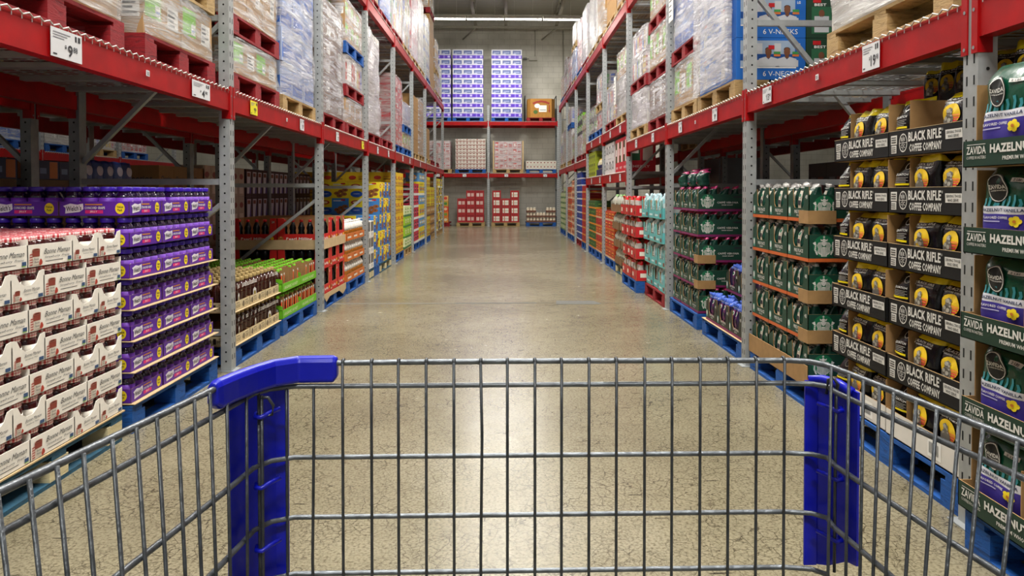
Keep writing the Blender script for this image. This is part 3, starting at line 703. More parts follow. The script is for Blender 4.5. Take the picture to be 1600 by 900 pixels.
pile('R', 10.2, 1.1, ZR, [('pallet', 'wood'), ('white', .55, dict(wrap=1, tag_=True)), ('green', .35, dict(rows=1))], 'on the raised shelf, right, nearest pile')
pile('R', 11.36, 1.1, ZR, [('pallet', 'red'), ('grey', .55, dict(wrap=1))], 'on the raised shelf, right, second pile', True)
pile('R', 12.68, 1.1, ZR, [('pallet', 'blue'), ('pink', .3, {}), ('pallet', 'wood'), ('grey', .5, {})], 'on the raised shelf, right, third pile', True)
pile('R', 13.86, 1.1, ZR, [('pallet', 'blue'), ('dark', .5, {})], 'on the raised shelf, right, farthest pile', True)
V2 = 'on lower right shelf, '
for y, it, lab in [(15.2, [('pallet', 'red'), ('green', .5, {}), ('green', .3, dict(rows=1))], 'sixth bay'), (16.36, [('pallet', 'red'), ('kraft', .45, dict(wrap=3)), ('dark', .5, dict(wrapped=False))], 'sixth bay, far half'), (17.7, [('pallet', 'red'), ('green', .6, dict(wrap=1))], 'seventh bay'), (18.86, [('pallet', 'wood'), ('white', .8, dict(wrap=1)), ('pallet', 'blue'), ('grey', .4, {})], 'seventh bay, far half'), (20.2, [('pallet', 'wood'), ('kraft', .9, dict(wrap=3))], 'eighth bay'), (21.4, [('pallet', 'wood'), ('grey', .9, {})], 'eighth bay, far half')]:
    pile('R', y, 1.1, ZA, it, V2+lab, True)
V1 = 'on upper right shelf, '
for y, it, lab in [(10.2, [('pallet', 'wood'), ('kraft', 1.3, {})], 'fourth bay'), (11.36, [('pallet', 'wood'), ('plain', 1.4, dict(rows=2, cols=1, wrapped=False))], 'fourth bay, far half'),
 (12.68, [('pallet', 'wood'), ('plain', 1.3, dict(rows=2, cols=1, wrap=0))], 'fifth bay'), (13.86, [('pallet', 'wood'), ('white', 1.5, dict(wrap=1))], 'fifth bay, far half'),
 (15.2, [('pallet', 'red'), ('white', 1.1, dict(wrap=3))], 'sixth bay'), (16.36, [('pallet', 'blue'), ('pink', 1.1, dict(wrap=1))], 'sixth bay, far half'),
 (17.7, [('pallet', 'wood'), ('bluish', .7, dict(wrap=1)), ('pallet', 'wood'), ('white', .45, {})], 'seventh bay'), (18.86, [('pallet', 'red'), ('pink', .7, dict(wrap=1))], 'seventh bay, far half'),
 (20.2, [('pallet', 'red'), ('grey', .5, {}), ('brown', .4, {})], 'eighth bay'), (21.36, [('pallet', 'blue'), ('kraft', .6, {})], 'eighth bay, far half')]:
    pile('R', y, 1.1, ZB, it, V1+lab, True)
# --- end rack
EZ2 = Z2-.1+BH+.012
def towel_pack():
    a = MB(); w, d, h = .36, .45, .345
    a.box(0, 0, 0, w, d, h, flat('d4d4de')); f_ = front(a); f_.rect(.035, .175, .29, .13, flat('56639c'), .002); f_.rect(.08, .205, .2, .05, flat('8f9ac4'), .003); f_.rect(.05, .18, .1, .02, flat('c8cce0'), .004)
    f_.rect(.0, .02, .36, .12, flat('5a34c0'), .001); f_.rect(.1, .02, .05, .12, flat('8d74dc'), .002); f_.rect(.25, .05, .08, .07, flat('c4b8f0'), .002)
    for x in (0, w):
        f2 = lside(a, d, x) if x == 0 else rside(a, w); f2.rect(0, .02, d, .12, flat('5a34c0'), .001); f2.rect(.06, .18, .3, .12, flat('56639c'), .002)
    return a.mesh('towel_pack')
tp = towel_pack()
for s, x0 in enumerate((-3.02, -1.86, -.47)):
    put_pallet('E', 'blue', x0, 1.1, EZ2, 'blue pallet under the %s stack of purple and white paper packs' % ORD[s], 'pallets on the end rack', x=EY+.02, small=True)
    for k in range(7):
        for c in range(3):
            inst('paper_pack', tp, 'purple and white paper pack, %s row, %s column, %s stack' % (tier(k, 7), ('left', 'middle', 'right')[c], ('left', 'middle', 'right')[s]), 'paper pack', 'paper towel packs on the end rack', (x0+.005+.364*c, EY+.03, EZ2+.142+.347*k))
put_pallet('E', 'red', .8, 1.02, EZ2, 'red pallet under the brown produce bin on the end rack', 'pallets on the end rack', x=EY+.02, small=True)
a = MB(); BRN = M('b07c34', .8, 0, .1)
pts = [(.12, 0), (.88, 0), (1.0, .2), (1.0, .75), (.88, .9), (.12, .9), (0, .75), (0, .2)]
v = [(x, y, 0) for x, y in pts]+[(x, y, .68) for x, y in pts]; a.add(v, [(i, (i+1) % 8, 8+(i+1) % 8, 8+i) for i in range(8)]+[tuple(range(8))[::-1]], BRN); a.add([(x*.98+.01, y*.98+.01, .5) for x, y in pts], [tuple(range(8))], KRAFTD)
f_ = front(a); f_.strip([(.2, .5), (.35, .56), (.5, .58), (.65, .56), (.8, .5)], .07, flat('9c2f22'), .003); f_.rect(.42, .2, .28, .24, WHITE, .004); f_.rect(.45, .26, .22, .02, INKG, .006); f_.ell(.36, .42, .1, .08, WHITE, .003); f_.ell(.3, .2, .08, .07, flat('4c6a2a'), .003); f_.rect(.78, .25, .03, .2, flat('9c2f22'), .003); f_.poly([(.75, .26), (.84, .26), (.795, .17)], flat('9c2f22'), .003)
inst('produce_bin', [('bin', a.mesh('bin'))], 'brown octagonal cardboard produce bin with a red arc on the end rack', 'bin', None, (.82, EY+.04, EZ2+.142))
for x0 in (.74, 1.86):
    b = MB(); b.tube([(x0, EY+.05, EZ2+.01), (x0, EY+.05, EZ2+.92), (x0, EY+.9, EZ2+.92), (x0, EY+.9, EZ2+.01)], .018, flat('30322f'))
    inst('bin_frame', b.mesh('frame'), 'dark bent tube standing %s of the produce bin' % ('left' if x0 < 1 else 'right'), 'metal frame', None, (0, 0, 0))
EZ1 = Z1+BH+.012
def layer(w, d, h, c0, kind):
    a = MB(); a.box(0, 0, 0, w, d, h*.98, c0)
    f_ = front(a); n = 9
    for i in range(n):
        x = w*(i+.5)/n
        if kind == 'jug': f_.ell(x, h*.4, w/n*.42, h*.36, flat('8a4038'), .002); f_.rect(x-w/n*.25, h*.3, w/n*.5, h*.3, flat('cfc8bc'), .003); f_.rect(x-w/n*.2, h*.82, w/n*.4, h*.12, flat('b02a2a') if i % 3 == 0 else WHITE, .003)
        elif kind == 'bag': f_.ell(x, h*.5, w/n*.48, h*.42, flat('d8d2c4'), .002); f_.rect(x-w/n*.2, h*.45, w/n*.4, h*.25, flat('8a3a3a'), .003)
        else: f_.rect(x-w/n*.4, h*.2, w/n*.8, h*.55, flat(['b8303a', 'e6dcd4', 'a02a38'][i % 3]), .002)
    return a.mesh('layer')
jl = layer(1.08, .9, .135, flat('ddd8ce'), 'jug'); bl = layer(1.1, .9, .15, flat('cfc9bd'), 'bag'); rl = layer(.95, .9, .26, flat('c9a0a0'), 'box')
put_pallet('E', 'blue', -1.77, 1.1, EZ1, 'blue pallet under the tall stack of jar trays on the end rack', 'pallets on the end rack', x=EY+.02, small=True)
for k in range(8): inst('jar_tray_layer', jl, 'wrapped layer of red and white jars, end rack, %s' % tier(k, 8), 'jar trays', 'jar tray layers', (-1.76, EY+.03, EZ1+.142+.136*k))
put_pallet('E', 'wood', -.42, 1.1, EZ1, 'wood pallet under the pink wrapped stack on the end rack', 'pallets on the end rack', x=EY+.02, small=True)
load('E', 'pink', -.36, .98, .9, 1.0, EZ1+.142, 'pink and red wrapped stack with brown corner boards on the end rack', x=EY+.04, rows=4, wrap=0)
for x in (-.42, .64):
    a = MB(); a.box(0, 0, 0, .05, .004, 1.02, KRAFTL); a.box(0, .004, 0, .004, .06, 1.02, KRAFTL); inst('corner_board', a.mesh('cb'), 'brown card corner board, %s edge of the pink wrapped stack' % ('left' if x < 0 else 'right'), 'corner board', None, (x, EY+.022, EZ1+.142))
put_pallet('E', 'blue', .78, 1.08, EZ1, 'blue pallet under the low white tray stack on the end rack', 'pallets on the end rack', x=EY+.02, small=True)
for k in range(2): inst('bag_tray_layer', bl, 'white bagged goods layer on the blue pallet of the end rack, %s' % tier(k, 2), 'tray', None, (.77, EY+.03, EZ1+.142+.152*k))
put_pallet('E', 'wood', -2.95, 1.05, EZ1, 'wood pallet at the left of the end rack', 'pallets on the end rack', x=EY+.02, small=True)
load('E', 'pink', -2.93, .98, .9, 1.02, EZ1+.142, 'pink boxes in a brown carton at the left of the end rack', x=EY+.04, rows=4, wrap=0)
# floor level of the end rack
def red_case(win):
    a = MB(); a.box(0, 0, 0, .31, .3, .285, flat('a81e22')); f_ = front(a)
    if win: f_.rect(.05, .05, .21, .17, flat('ece4d8'), .002); f_.rect(.1, .05, .03, .17, flat('c8563a'), .003); f_.rect(.05, .12, .21, .02, flat('b5a890'), .003)
    else: f_.rect(.04, .07, .1, .12, flat('e0c8c0'), .002); f_.rect(.17, .07, .1, .12, flat('d8b0a8'), .002); f_.rect(.03, .23, .25, .02, flat('7c1216'), .002)
    return a.mesh('red_case')
rc = [red_case(False), red_case(True)]
for s, x0 in enumerate((-1.73, -.47)):
    put_pallet('E', 'wood', x0, 1.02, 0, 'raw wood pallet under the %s stack of red cases at the back wall' % ('left' if s == 0 else 'right'), 'pallets under the end rack', x=EY+.02, small=True)
    for k in range(4):
        for c in range(3):
            if k == 3 and c == (0 if s == 0 else 1): continue
            inst('red_case', rc[s], 'red case%s, %s row, %s column, %s stack at back wall' % (' with white window' if s else ' with pale labels', tier(k, 4), ('left', 'middle', 'right')[c], ('left', 'right')[s]), 'carton', 'red cases at the back wall', (x0+.03+.325*c, EY+.04, .142+.288*k))
put_pallet('E', 'blue', .78, 1.08, 0, 'blue pallet under the cream jar trays at the back wall', 'pallets under the end rack', x=EY+.02, small=True)
def jar_tray():
    a = MB(); a.box(0, 0, 0, .35, .35, .07, flat('6b4434')); 
    for i in range(3):
        for j in range(2): a.lathe([(.045, .005), (.05, .03), (.05, .13), (.035, .15)], flat('d8c8b0'), 10, .06+.115*i, .06+.12*j); a.lathe([(.042, .15), (.042, .175)], flat('f0ead8'), 10, .06+.115*i, .06+.12*j)
    return a.mesh('jar_tray')
jt = jar_tray()
for k in range(3):
    for c in range(3):
        if k == 2 and c == 1: continue
        inst('jar_tray', jt, 'brown tray of cream jars, %s row, %s column, at back wall' % (tier(k, 3), ('left', 'middle', 'right')[c]), 'jar tray', 'cream jar trays', (.79+.355*c, EY+.04, .142+.18*k))
put_pallet('E', 'red', -2.38, .4, 0, 'small red pallet beside the left rack at the back wall', 'pallets under the end rack', x=EY+.02, small=True)
cc = []
for k, cols in enumerate((['d88a3a', 'e8d8b0'], ['e07a28', '7a9a3a'], ['e0502a', 'e8c8a0'], ['c8a03a', '4a8a3a'], ['e0b070', 'd0402a'])):
    a = MB(); a.box(0, 0, 0, .33 if k % 2 == 0 or True else .2, .35, .19, flat(cols[0])); f_ = front(a); f_.rect(.03, .03, .12, .12, flat(cols[1]), .002); f_.ell(.24, .1, .06, .05, flat(cols[1]), .002)
    inst('snack_carton', a.mesh('snack'), 'orange and green snack carton, %s of the small stack by the left rack end' % tier(k, 5), 'carton', None, (-2.36, EY+.04, .142+.193*k))
# ================================================================ goods on the floor level
def put(side, name, proto, lab, cat, grp, yn, w, z, inset=.03, sc=None, dy=0, tilt=None):
    """yn: near end along the aisle; w: length along the aisle; inset: how far behind the rack face"""
    if side == 'L': return inst(name, proto, lab, cat, grp, (XL-inset, yn, z), math.pi/2+dy, sc, tilt)
    return inst(name, proto, lab, cat, grp, (XR+inset, yn+w, z), -math.pi/2+dy, sc, tilt)
def bag_parts(w, d, h, body, topm, art, seed=1, vt=.86, crum=.012, fold=0.0, side=None, n=26, nv=15, hold=.5, e=2.8, pin=.34):
    a = MB(); off = Vector((seed*2.7, seed*.9, 0))
    def prof(v): return (.82+.18*math.sin(min(1, v/.35)*math.pi/2)) if v < hold else max(pin, 1-((v-hold)/(.96-hold))**1.8*(1-pin)) if v < .96 else pin
    def pt(ang, v, l=0):
        A = w/2*(1-.05*v); Bq = d/2*prof(v)
        c, s_ = math.cos(ang), math.sin(ang)
        x = A*math.copysign(abs(c)**(2/e), c); y = Bq*math.copysign(abs(s_)**(2/e), s_)
        nn = noise.noise_vector(Vector((x*14, y*14, v*h*13))+off)
        f_ = crum*(.3+v+1.6*max(0, v-.7))
        return Vector((w/2+x+nn.x*f_*.6, d/2+y*(1+l/max(.01, Bq))+nn.y*f_+fold*max(0, v-.8)*d*3+(.35*d*math.sin(x*22+seed) * max(0, v-.8)*.5), h*v+nn.z*f_*.8*v-abs(fold)*max(0, v-.85)*h*.6))
    v_ = [pt(2*math.pi*k/n, j/(nv-1)) for j in range(nv) for k in range(n)]
    for j in range(nv-1):
        m = topm if (j+.5)/(nv-1) > vt else body
        a.add([], [], m); k_ = a.mi(m)
    b = len(a.v); a.v += [tuple(q) for q in v_]
    for j in range(nv-1):
        m = topm if (j+.5)/(nv-1) > vt else body; k_ = a.mi(m)
        for k in range(n): a.f.append((b+j*n+k, b+j*n+(k+1) % n, b+(j+1)*n+(k+1) % n, b+(j+1)*n+k)); a.m.append(k_); a.sm.append(True)
    a.f.append(tuple(b+k for k in range(n))[::-1]); a.m.append(a.mi(body)); a.sm.append(False)
    a.f.append(tuple(b+(nv-1)*n+k for k in range(n))); a.m.append(a.mi(topm)); a.sm.append(False)
    g = MB()
    def surf(x, y, l):
        u = max(-.97, min(.97, (x-w/2)/(w/2*(1-.05*y/h)))); c = math.copysign(abs(u)**(e/2), u); ang = -math.acos(c)
        p = pt(ang, y/h); return Vector((p.x, p.y-.0025-l, p.z))
    art(Face(g, (0, 0, 0), (1, 0, 0), surf=surf), w, h)
    return [('pouch', a.mesh('pouch')), ('printed_front', g.mesh('art'))]
# ---------- stack helper
def stack(side, yn, w, ncol, h, ntier, proto, what, cat, grp, z0=.145, inset=.03, d=.4, deep=0, name='carton', jit=.006, skip=None, near=True, gap=.004, top=True, lean=0):
    r = random.Random(int(yn*100)); P_ = proto if callable(proto) else (lambda k, i: proto)
    for k in range(ntier):
        for i in range(ncol):
            for q in range(deep+1):
                if q and not ((i == 0 and near) or (top and k >= ntier-1)): continue
                if skip and skip(k, i, q): continue
                loc = 'aisle side' if q == 0 else ('one behind the aisle row' if q == 1 else 'deep in the stack')
                col = '' if ncol == 1 else ', %s column' % ORD[i]
                nm = what+', %s tier%s%s' % (tier(k, ntier), col, '' if q == 0 else ', row '+str(q+1))
                put(side, name, P_(k, i), nm, cat, grp, yn+(w+gap)*i, w, z0+h*k, inset+q*(d+gap)+r.uniform(0, jit)+lean*k)
# ---------- strawberry jam
JAMC = M('f1ece2', .65, 0, .04, 0, 40); JRED = flat('8e1f22', .3); JDK = M('3a0a0d', .12, 0, .25, 0, 30, .8); GING = m_checker('gingham', 'f2ebe6', 'dd7d84', 'b40c1a', 88); LIDS = flat('c9202a', .3); STRAW = flat('b03a28'); SIGN = flat('35527a')
def jar_red():
    a = MB(); a.lathe([(.038, 0), (.046, .006), (.049, .03), (.049, .088), (.045, .1), (.04, .103)], JDK, 14)
    b = MB(); b.lathe([(.0445, .102), (.0455, .105), (.0455, .118), (.0425, .1225)], GING, 18)
    c = MB(); c.lathe([(.0492, .03), (.0492, .075)], flat('e8e2d6'), 14)
    return [('glass', a.mesh('jar'), [('paper_label', c.mesh('jlabel'))]), ('lid', b.mesh('jlid'))]
def jam_art(f, x, z, w, h, text=True):
    s = h/.1
    f.poly([(x+.004*s, z+.002), (x+.028*s, z+.004), (x+.03*s, z+.06*s), (x+.022*s, z+.068*s), (x+.012*s, z+.06*s), (x+.002*s, z+.03*s)], flat('e3c9bd'), .001)
    for q in range(5): f.rect(x+.006*s, z+(.006+.012*q)*s, .02*s, .005*s, flat('a8423a'), .0014, .003)
    f.poly([(x+.034*s, z+.006), (x+.074*s, z+.006), (x+.076*s, z+.045*s), (x+.072*s, z+.05*s), (x+.03*s, z+.05*s), (x+.028*s, z+.045*s)], flat('ddd3c4'), .0018)
    f.poly([(x+.027*s, z+.045*s), (x+.079*s, z+.045*s), (x+.082*s, z+.078*s), (x+.024*s, z+.078*s)], flat('8c3a2c'), .0022); f.ell(x+.053*s, z+.078*s, .03*s, .006*s, flat('c08a74'), .0026); f.ell(x+.053*s, z+.078*s, .024*s, .004*s, flat('6b2018'), .003)
    f.text('Bonne', x+.036*s, z+.03*s, .034*s, .01*s, INK, .003, .0, .4); f.text('Maman', x+.036*s, z+.015*s, .034*s, .01*s, INK, .003, .0, .4)
    for dx, dz in ((.082, .012), (.09, .016), (.086, .022)): f.ell(x+dx*s, z+dz*s, .009*s, .011*s, STRAW, .003, 10)
    if text:
        f.text('Bonne Maman', x+.112*s, z+.052*s, w-.13*s, .026*s, INK, .002, .0, .5); f.text('Strawberry  Fraise', x+.116*s, z+.028*s, w-.14*s, .015*s, INK, .002, 0, .35)
        f.rect(x+.125*s, z+.016*s, w-.2*s, .0025, INKG); f.rect(x+w-.036*s, z+.01*s, .03*s, .018*s, SIGN, .002); f.rect(x+w-.036*s, z+.006*s, .03*s, .003*s, GREEN, .002)
def jam_case(L_):
    a = MB(); th = .003
    if L_:
        w, d = .3, .2; f = front(a); f.panel([(0, 0), (w, 0), (w, .09), (0, .09)], th, JAMC); jam_art(f, .004, .003, w-.01, .085)
        l = lside(a, d); pl = lambda W_: [(0, 0), (W_, 0), (W_, .115), (W_*.82, .11), (W_*.72, .075), (W_*.5, .055), (W_*.28, .075), (W_*.18, .11), (0, .115)]
        l.panel(pl(d), th, JAMC); rside(a, w).panel(pl(d), th, JAMC)
    else:
        w, d = .2, .3; f = front(a); f.panel([(0, 0), (w, 0), (w, .115), (w*.86, .11), (w*.76, .078), (w*.6, .06), (w*.4, .06), (w*.24, .078), (w*.14, .11), (0, .115)], th, JAMC)
        jam_art(f, .006, .004, .055, .052, False); f.text('Bonne Maman', .07, .036, .1, .013, INK, .002, .0, .5); f.text('Strawberry  Fraise', .075, .022, .08, .008, INK, .002, 0, .35); f.rect(w-.04, .006, .03, .014, SIGN, .002)
        lside(a, d).panel([(0, 0), (d, 0), (d, .09), (0, .09)], th, JAMC); rside(a, w).panel([(0, 0), (d, 0), (d, .09), (0, .09)], th, JAMC)
    Face(a, (w, d, 0), (-1, 0, 0)).panel([(0, 0), (w, 0), (w, .09), (0, .09)], th, JAMC); a.box(0, 0, 0, w, d, .002, JAMC)
    return a.mesh('jam_case')
jl_, js_ = jam_case(True), jam_case(False); jr = jar_red()
put_pallet('L', 'worn', 2.62, 1.02, 0, 'worn blue pallet with sawn board ends under the strawberry jam cases', 'pallets on the floor along the left', x=XL-.02)
a = MB(); a.box(0, 0, 0, 1.04, 1.0, .006, KRAFTL); put('L', 'slip_sheet', a.mesh('sheet'), 'light brown card sheet under the bottom jam cases', 'card sheet', None, 2.62, 1.04, .1405, .015)
NT = 7; JP = .1285
for k in range(NT):
    A = k % 2 == 0
    seq = [True, True, False, False] if A else [False, False, True, True]   # near to far
    y = 2.645; z = .148+JP*k
    for c, lng in enumerate(seq):
        w = .3 if lng else .2
        put('L', 'jam_case', jl_ if lng else js_, 'white strawberry jam case, %s tier, %s from near end, %s side' % (tier(k, NT), ORD[c], 'long' if lng else 'notched short'), 'jam case', 'white jam cases', y, w, z, .022)
        y += w+.001
    for i in range(10):
        for q in range(9 if k == NT-1 else 1):
            put('L', 'jam_jar', jr, 'strawberry jam jar with red gingham lid, %s tier, %s' % (tier(k, NT), 'aisle row' if q == 0 else 'behind the aisle row'), 'jar', 'jam jars, %s tier%s' % (tier(k, NT), '' if q == 0 else ', rows behind'), 2.645+.05+.1*i, 0, z+.0025, .022+.052+.1*q)
# filler behind so that the pile is solid: inner cases
for k in range(NT-1):
    for q in range(3): put('L', 'jam_case', jl_, 'white strawberry jam case inside the pile, %s tier, row %s' % (tier(k, NT), ORD[q]), 'jam case', 'white jam cases', 2.645+.02+.31*q, .3, .148+JP*k, .35)
# ---------- grape jelly
GJ = M('1c0a30', .12, 0, .2, 0, 30, .8); GLID = flat('3b1da8', .3); GLB = flat('6a2ab0')
def jar_grape():
    a = MB(); a.lathe([(.034, 0), (.039, .004), (.04, .03), (.04, .09), (.036, .105), (.03, .112), (.03, .122)], GJ, 14)
    b = MB(); b.lathe([(.034, .12), (.0345, .122), (.0345, .14), (.032, .143)], GLID, 16)
    c = MB(); c.lathe([(.0404, .03), (.0404, .088)], GLB, 14)
    d_ = MB(); f = front(d_, -.0405, -.02, .03); f.poly([(.003, .03), (.03, .038), (.036, .045), (.034, .025), (.006, .016)], flat('dcd8e4'), .002); f.ell(.03, .012, .008, .008, flat('8a9ac8'), .002, 8)
    return [('glass', a.mesh('gjar'), [('paper_label', c.mesh('glabel')), ('label_print', d_.mesh('gprint'))]), ('lid', b.mesh('glid'))]
def jelly_print(f, w, big=False):
    f.poly([(.03, .012), (.1, .02), (.12, .034), (.118, .062), (.09, .056), (.055, .062), (.02, .05), (.032, .04)], flat('ece8f2'), .0012); f.text("Welch's", .036, .022, .074, .026, flat('26203a'), .002, .02, .0, .006)
    f.rect(.128, .054, .085, .006, flat('d08a2a')); f.text('CONCORD GRAPE', .126, .034, .1, .013, WHITE, .002, .02); f.rect(.128, .012, .088, .017, PINK); f.text('JELLY', .152, .015, .036, .011, WHITE, .002, .01)
    f.ell(w-.045, .037, .024, .028, YEL); f.text('Value', w-.061, .04, .032, .011, INK, .002, .02); f.text('Pack', w-.057, .024, .024, .011, INK, .002, .02)
def jelly_tray():
    a = MB(); w, d, h = .345, .345, .072
    for f, W_ in ((front(a), w), (lside(a, d), d), (rside(a, w), d), (Face(a, (w, d, 0), (-1, 0, 0)), w)):
        f.panel([(0, 0), (W_, 0), (W_, h), (0, h)], .003, PURPLE, KRAFT); jelly_print(f, W_)
    a.box(0, 0, 0, w, d, .002, PURPLE); return a.mesh('jelly_tray')
gt, jg = jelly_tray(), jar_grape()
put_pallet('L', 'blue', 3.74, 1.1, 0, 'blue pallet under the purple grape jelly trays', 'pallets on the floor along the left', x=XL-.02)
GP = .158
shm = MB(); shm.box(0, 0, 0, 1.09, 1.02, .004, KRAFTL); shm = shm.mesh('slip')
for k in range(NT):
    z = .152+GP*k
    if k < 5: put('L', 'slip_sheet', shm, 'card sheet under the grape jelly trays, %s' % tier(k, 5), 'card sheet', 'card sheets under jelly trays', 3.74, 1.09, z-.005, .005)
    for c in range(3):
        for q in range(3):
            if q and c and k < NT-1: continue
            put('L', 'jelly_tray', gt, 'purple grape jelly tray, %s tier, %s from near end%s' % (tier(k, NT), ORD[c], ('', ', second row back', ', third row back')[q]), 'jelly tray', 'purple jelly trays', 3.75+.355*c, .345, z, .03+.35*q, dy=rnd.uniform(-.012, .012))
            for i in range(4):
                for j in range(4):
                    if not (j == 0 and q == 0) and not (i == 0 and c == 0) and not (k == NT-1 and j < 3): continue
                    if k == NT-1 and rnd.random() < .12 and c: continue
                    put('L', 'jelly_jar', jg, 'grape jelly jar, %s tier, %s tray from near end, %s' % (tier(k, NT), ORD[c], ('aisle row', 'second tray row', 'third tray row')[q]), 'jar', 'jelly jars, %s tier, tray %s %s' % (tier(k, NT), ORD[c], ORD[q]), 3.75+.355*c+.044+.0855*i, 0, z+.003, .03+.35*q+.045+.0855*j, dy=rnd.uniform(-.9, .9))
# ---------- brown honey bottles in cream trays
HB = M('3a160a', .15, 0, .2, 0, 30, .8); HCAP = flat('b39a62'); HCREAM = M('d8c79e', .7, 0, .05); AMB = flat('b8721e', .2)
def honey_bottle(kind):
    a = MB(); prof = [(.03, 0), (.037, .004)]
    for q in range(9): prof += [(.037, .01+.012*q), (.0345, .016+.012*q)]
    prof += [(.037, .125), (.036, .14), (.024, .17), (.016, .18), (.016, .188)]
    a.lathe(prof, HB, 12)
    b = MB(); b.lathe([(.018, .186), (.019, .188), (.018, .212), (.016, .214)], HCAP if kind != 2 else GREEN, 12)
    c = MB(); f = front(c, -.0385, -.032, 0)
    for q in range(3): f.strip([(.004+.01*j, .148+.0095*q+(.005 if j % 2 else 0)) for j in range(7)], .0045, WHITE, .002)
    if kind == 1: f.poly([(.012, .03), (.052, .03), (.056, .06), (.052, .1), (.032, .115), (.012, .1), (.008, .06)], flat('d9d6d4'), .003); f.ell(.032, .07, .014, .02, flat('8a7a2a'), .004)
    if kind == 2: f.poly([(.004, .02), (.045, .02), (.05, .15), (.03, .17), (.006, .15)], flat('ea5a18'), .003); f.ell(.028, .165, .012, .01, WHITE, .005, 10)
    return [('bottle_body', a.mesh('hb'), [('printed_label', c.mesh('hl'))]), ('cap', b.mesh('hc'))]
h0, h1, h2_ = honey_bottle(0), honey_bottle(1), honey_bottle(2)
def cream_tray():
    a = MB(); w, d, h = .345, .345, .065; T_ = flat('5a4a36')
    for f, W_ in ((front(a), w), (lside(a, d), d), (rside(a, w), d), (Face(a, (w, d, 0), (-1, 0, 0)), w)):
        f.panel([(0, 0), (W_, 0), (W_, h), (0, h)], .003, HCREAM, KRAFT)
        for x in (.01, .18): f.text('4', x, .012, .018, .036, T_, .002, .0); f.rect(x+.03, .01, .02, .04, flat('2a1c12')); f.text('HONEY', x+.06, .014, .085, .026, T_, .002, .0); f.rect(x+.07, .048, .06, .004, T_)
    a.box(0, 0, 0, w, d, .002, HCREAM); return a.mesh('cream_tray')
ct = cream_tray()
put_pallet('L', 'blue', 5.16, 1.02, 0, 'blue pallet under the cream honey trays', 'pallets on the floor along the left', x=XL-.02)
shm2 = MB(); shm2.box(0, 0, 0, 1.06, 1.02, .004, KRAFTL); shm2 = shm2.mesh('slip')
for k in range(2):
    z = .152+.235*k
    put('L', 'slip_sheet', shm2, 'light brown card sheet under the %s honey trays' % ('lower', 'upper')[k], 'card sheet', None, 5.13, 1.05, z-.005, .01)
    for c in range(3):
        for q in range(3):
            put('L', 'honey_tray', ct, 'cream honey tray, %s tier, %s from the near end%s' % (('lower', 'upper')[k], ORD[c], ('', ', second row back', ', third row back')[q]), 'honey tray', 'cream honey trays', 5.14+.35*c, .345, z, .03+.35*q)
            for i in range(4):
                for j in range(4):
                    if k == 0 and (j or q): continue
                    if q == 2 and j > 1: continue
                    put('L', 'honey_bottle', h1 if (i+j) % 4 == 1 else h0, 'dark honey bottle with tan cap, %s tier, %s tray, %s row' % (('lower', 'upper')[k], ORD[c], ORD[q]), 'bottle', 'honey bottles, %s tier, tray %s %s' % (('lower', 'upper')[k], ORD[c], ORD[q]), 5.14+.35*c+.044+.0855*i, 0, z+.003, .03+.35*q+.045+.0855*j, dy=rnd.uniform(-.3, .3))
# ---------- green organic honey trays
GRN = M('6dc01a', .5, 0, .05); GRL = flat('cfe6a4')
def green_tray():
    a = MB(); w, d, h = .56, .5, .075
    for f, W_ in ((front(a), w), (lside(a, d), d), (rside(a, w), d), (Face(a, (w, d, 0), (-1, 0, 0)), w)):
        f.panel([(0, 0), (W_, 0), (W_, h), (0, h)], .003, GRN, KRAFT); f.text('ORGANIC HONEY', .04, .02, W_-.14, .03, GRL, .002, .03)
    l = lside(a, d); l.panel([(d-.14, .07), (d, .07), (d, .105), (d-.02, .115), (d-.1, .115)], .003, GRN); l.ell(d-.05, .07, .02, .02, INK, .002); l.ell(d-.05, .07, .015, .015, flat('cfd4d4'), .003)
    a.box(0, 0, 0, w, d, .002, KRAFT); return a.mesh('green_tray')
def divider():
    a = MB()
    for x in (.0, .135, .27, .405): a.box(x, 0, 0, x+.003, .48, .18, KRAFT)
    for y in (.1, .22, .34): a.box(-.0, y, 0, .42, y+.003, .18, KRAFT)
    return a.mesh('divider')
gtr, dv = green_tray(), divider()
put_pallet('L', 'blue', 6.27, 1.12, 0, 'bright blue pallet under the green honey trays', 'pallets on the floor along the left', x=XL-.02)
for k in range(2):
    for c in range(2):
        for q in range(2):
            z = .143+.225*k
            put('L', 'honey_tray', gtr, 'lime green honey tray, %s tier, %s%s' % (('lower', 'upper')[k], ('near', 'far')[c], ('', ', rear row')[q]), 'honey tray', 'lime green honey trays', 6.27+.562*c, .56, z, .025+.505*q)
            put('L', 'card_divider', dv, 'brown card divider standing in the %s %s green tray%s' % (('near', 'far')[c], ('lower', 'upper')[k], ('', ', rear row')[q]), 'divider', 'card dividers', 6.27+.562*c+.075, .42, z+.003, .035+.505*q)
            for i in range(8):
                for j in range(5):
                    if k == 0 and (j or q): continue
                    if k == 1 and q == 0 and j == 0 and (i in (2, 3, 4, 6) if c == 0 else i in (0, 1, 2, 4)): continue
                    put('L', 'honey_bottle', h2_, 'honey bottle with orange label, %s green tier, %s tray%s' % (('lower', 'upper')[k], ('near', 'far')[c], ('', ', rear row')[q]), 'bottle', 'orange-label honey bottles, %s %s %s' % (('lower', 'upper')[k], ('near', 'far')[c], q), 6.27+.562*c+.036+.069*i, 0, z+.003, .03+.505*q+.045+.09*j, sc=(.8, .8, .9))
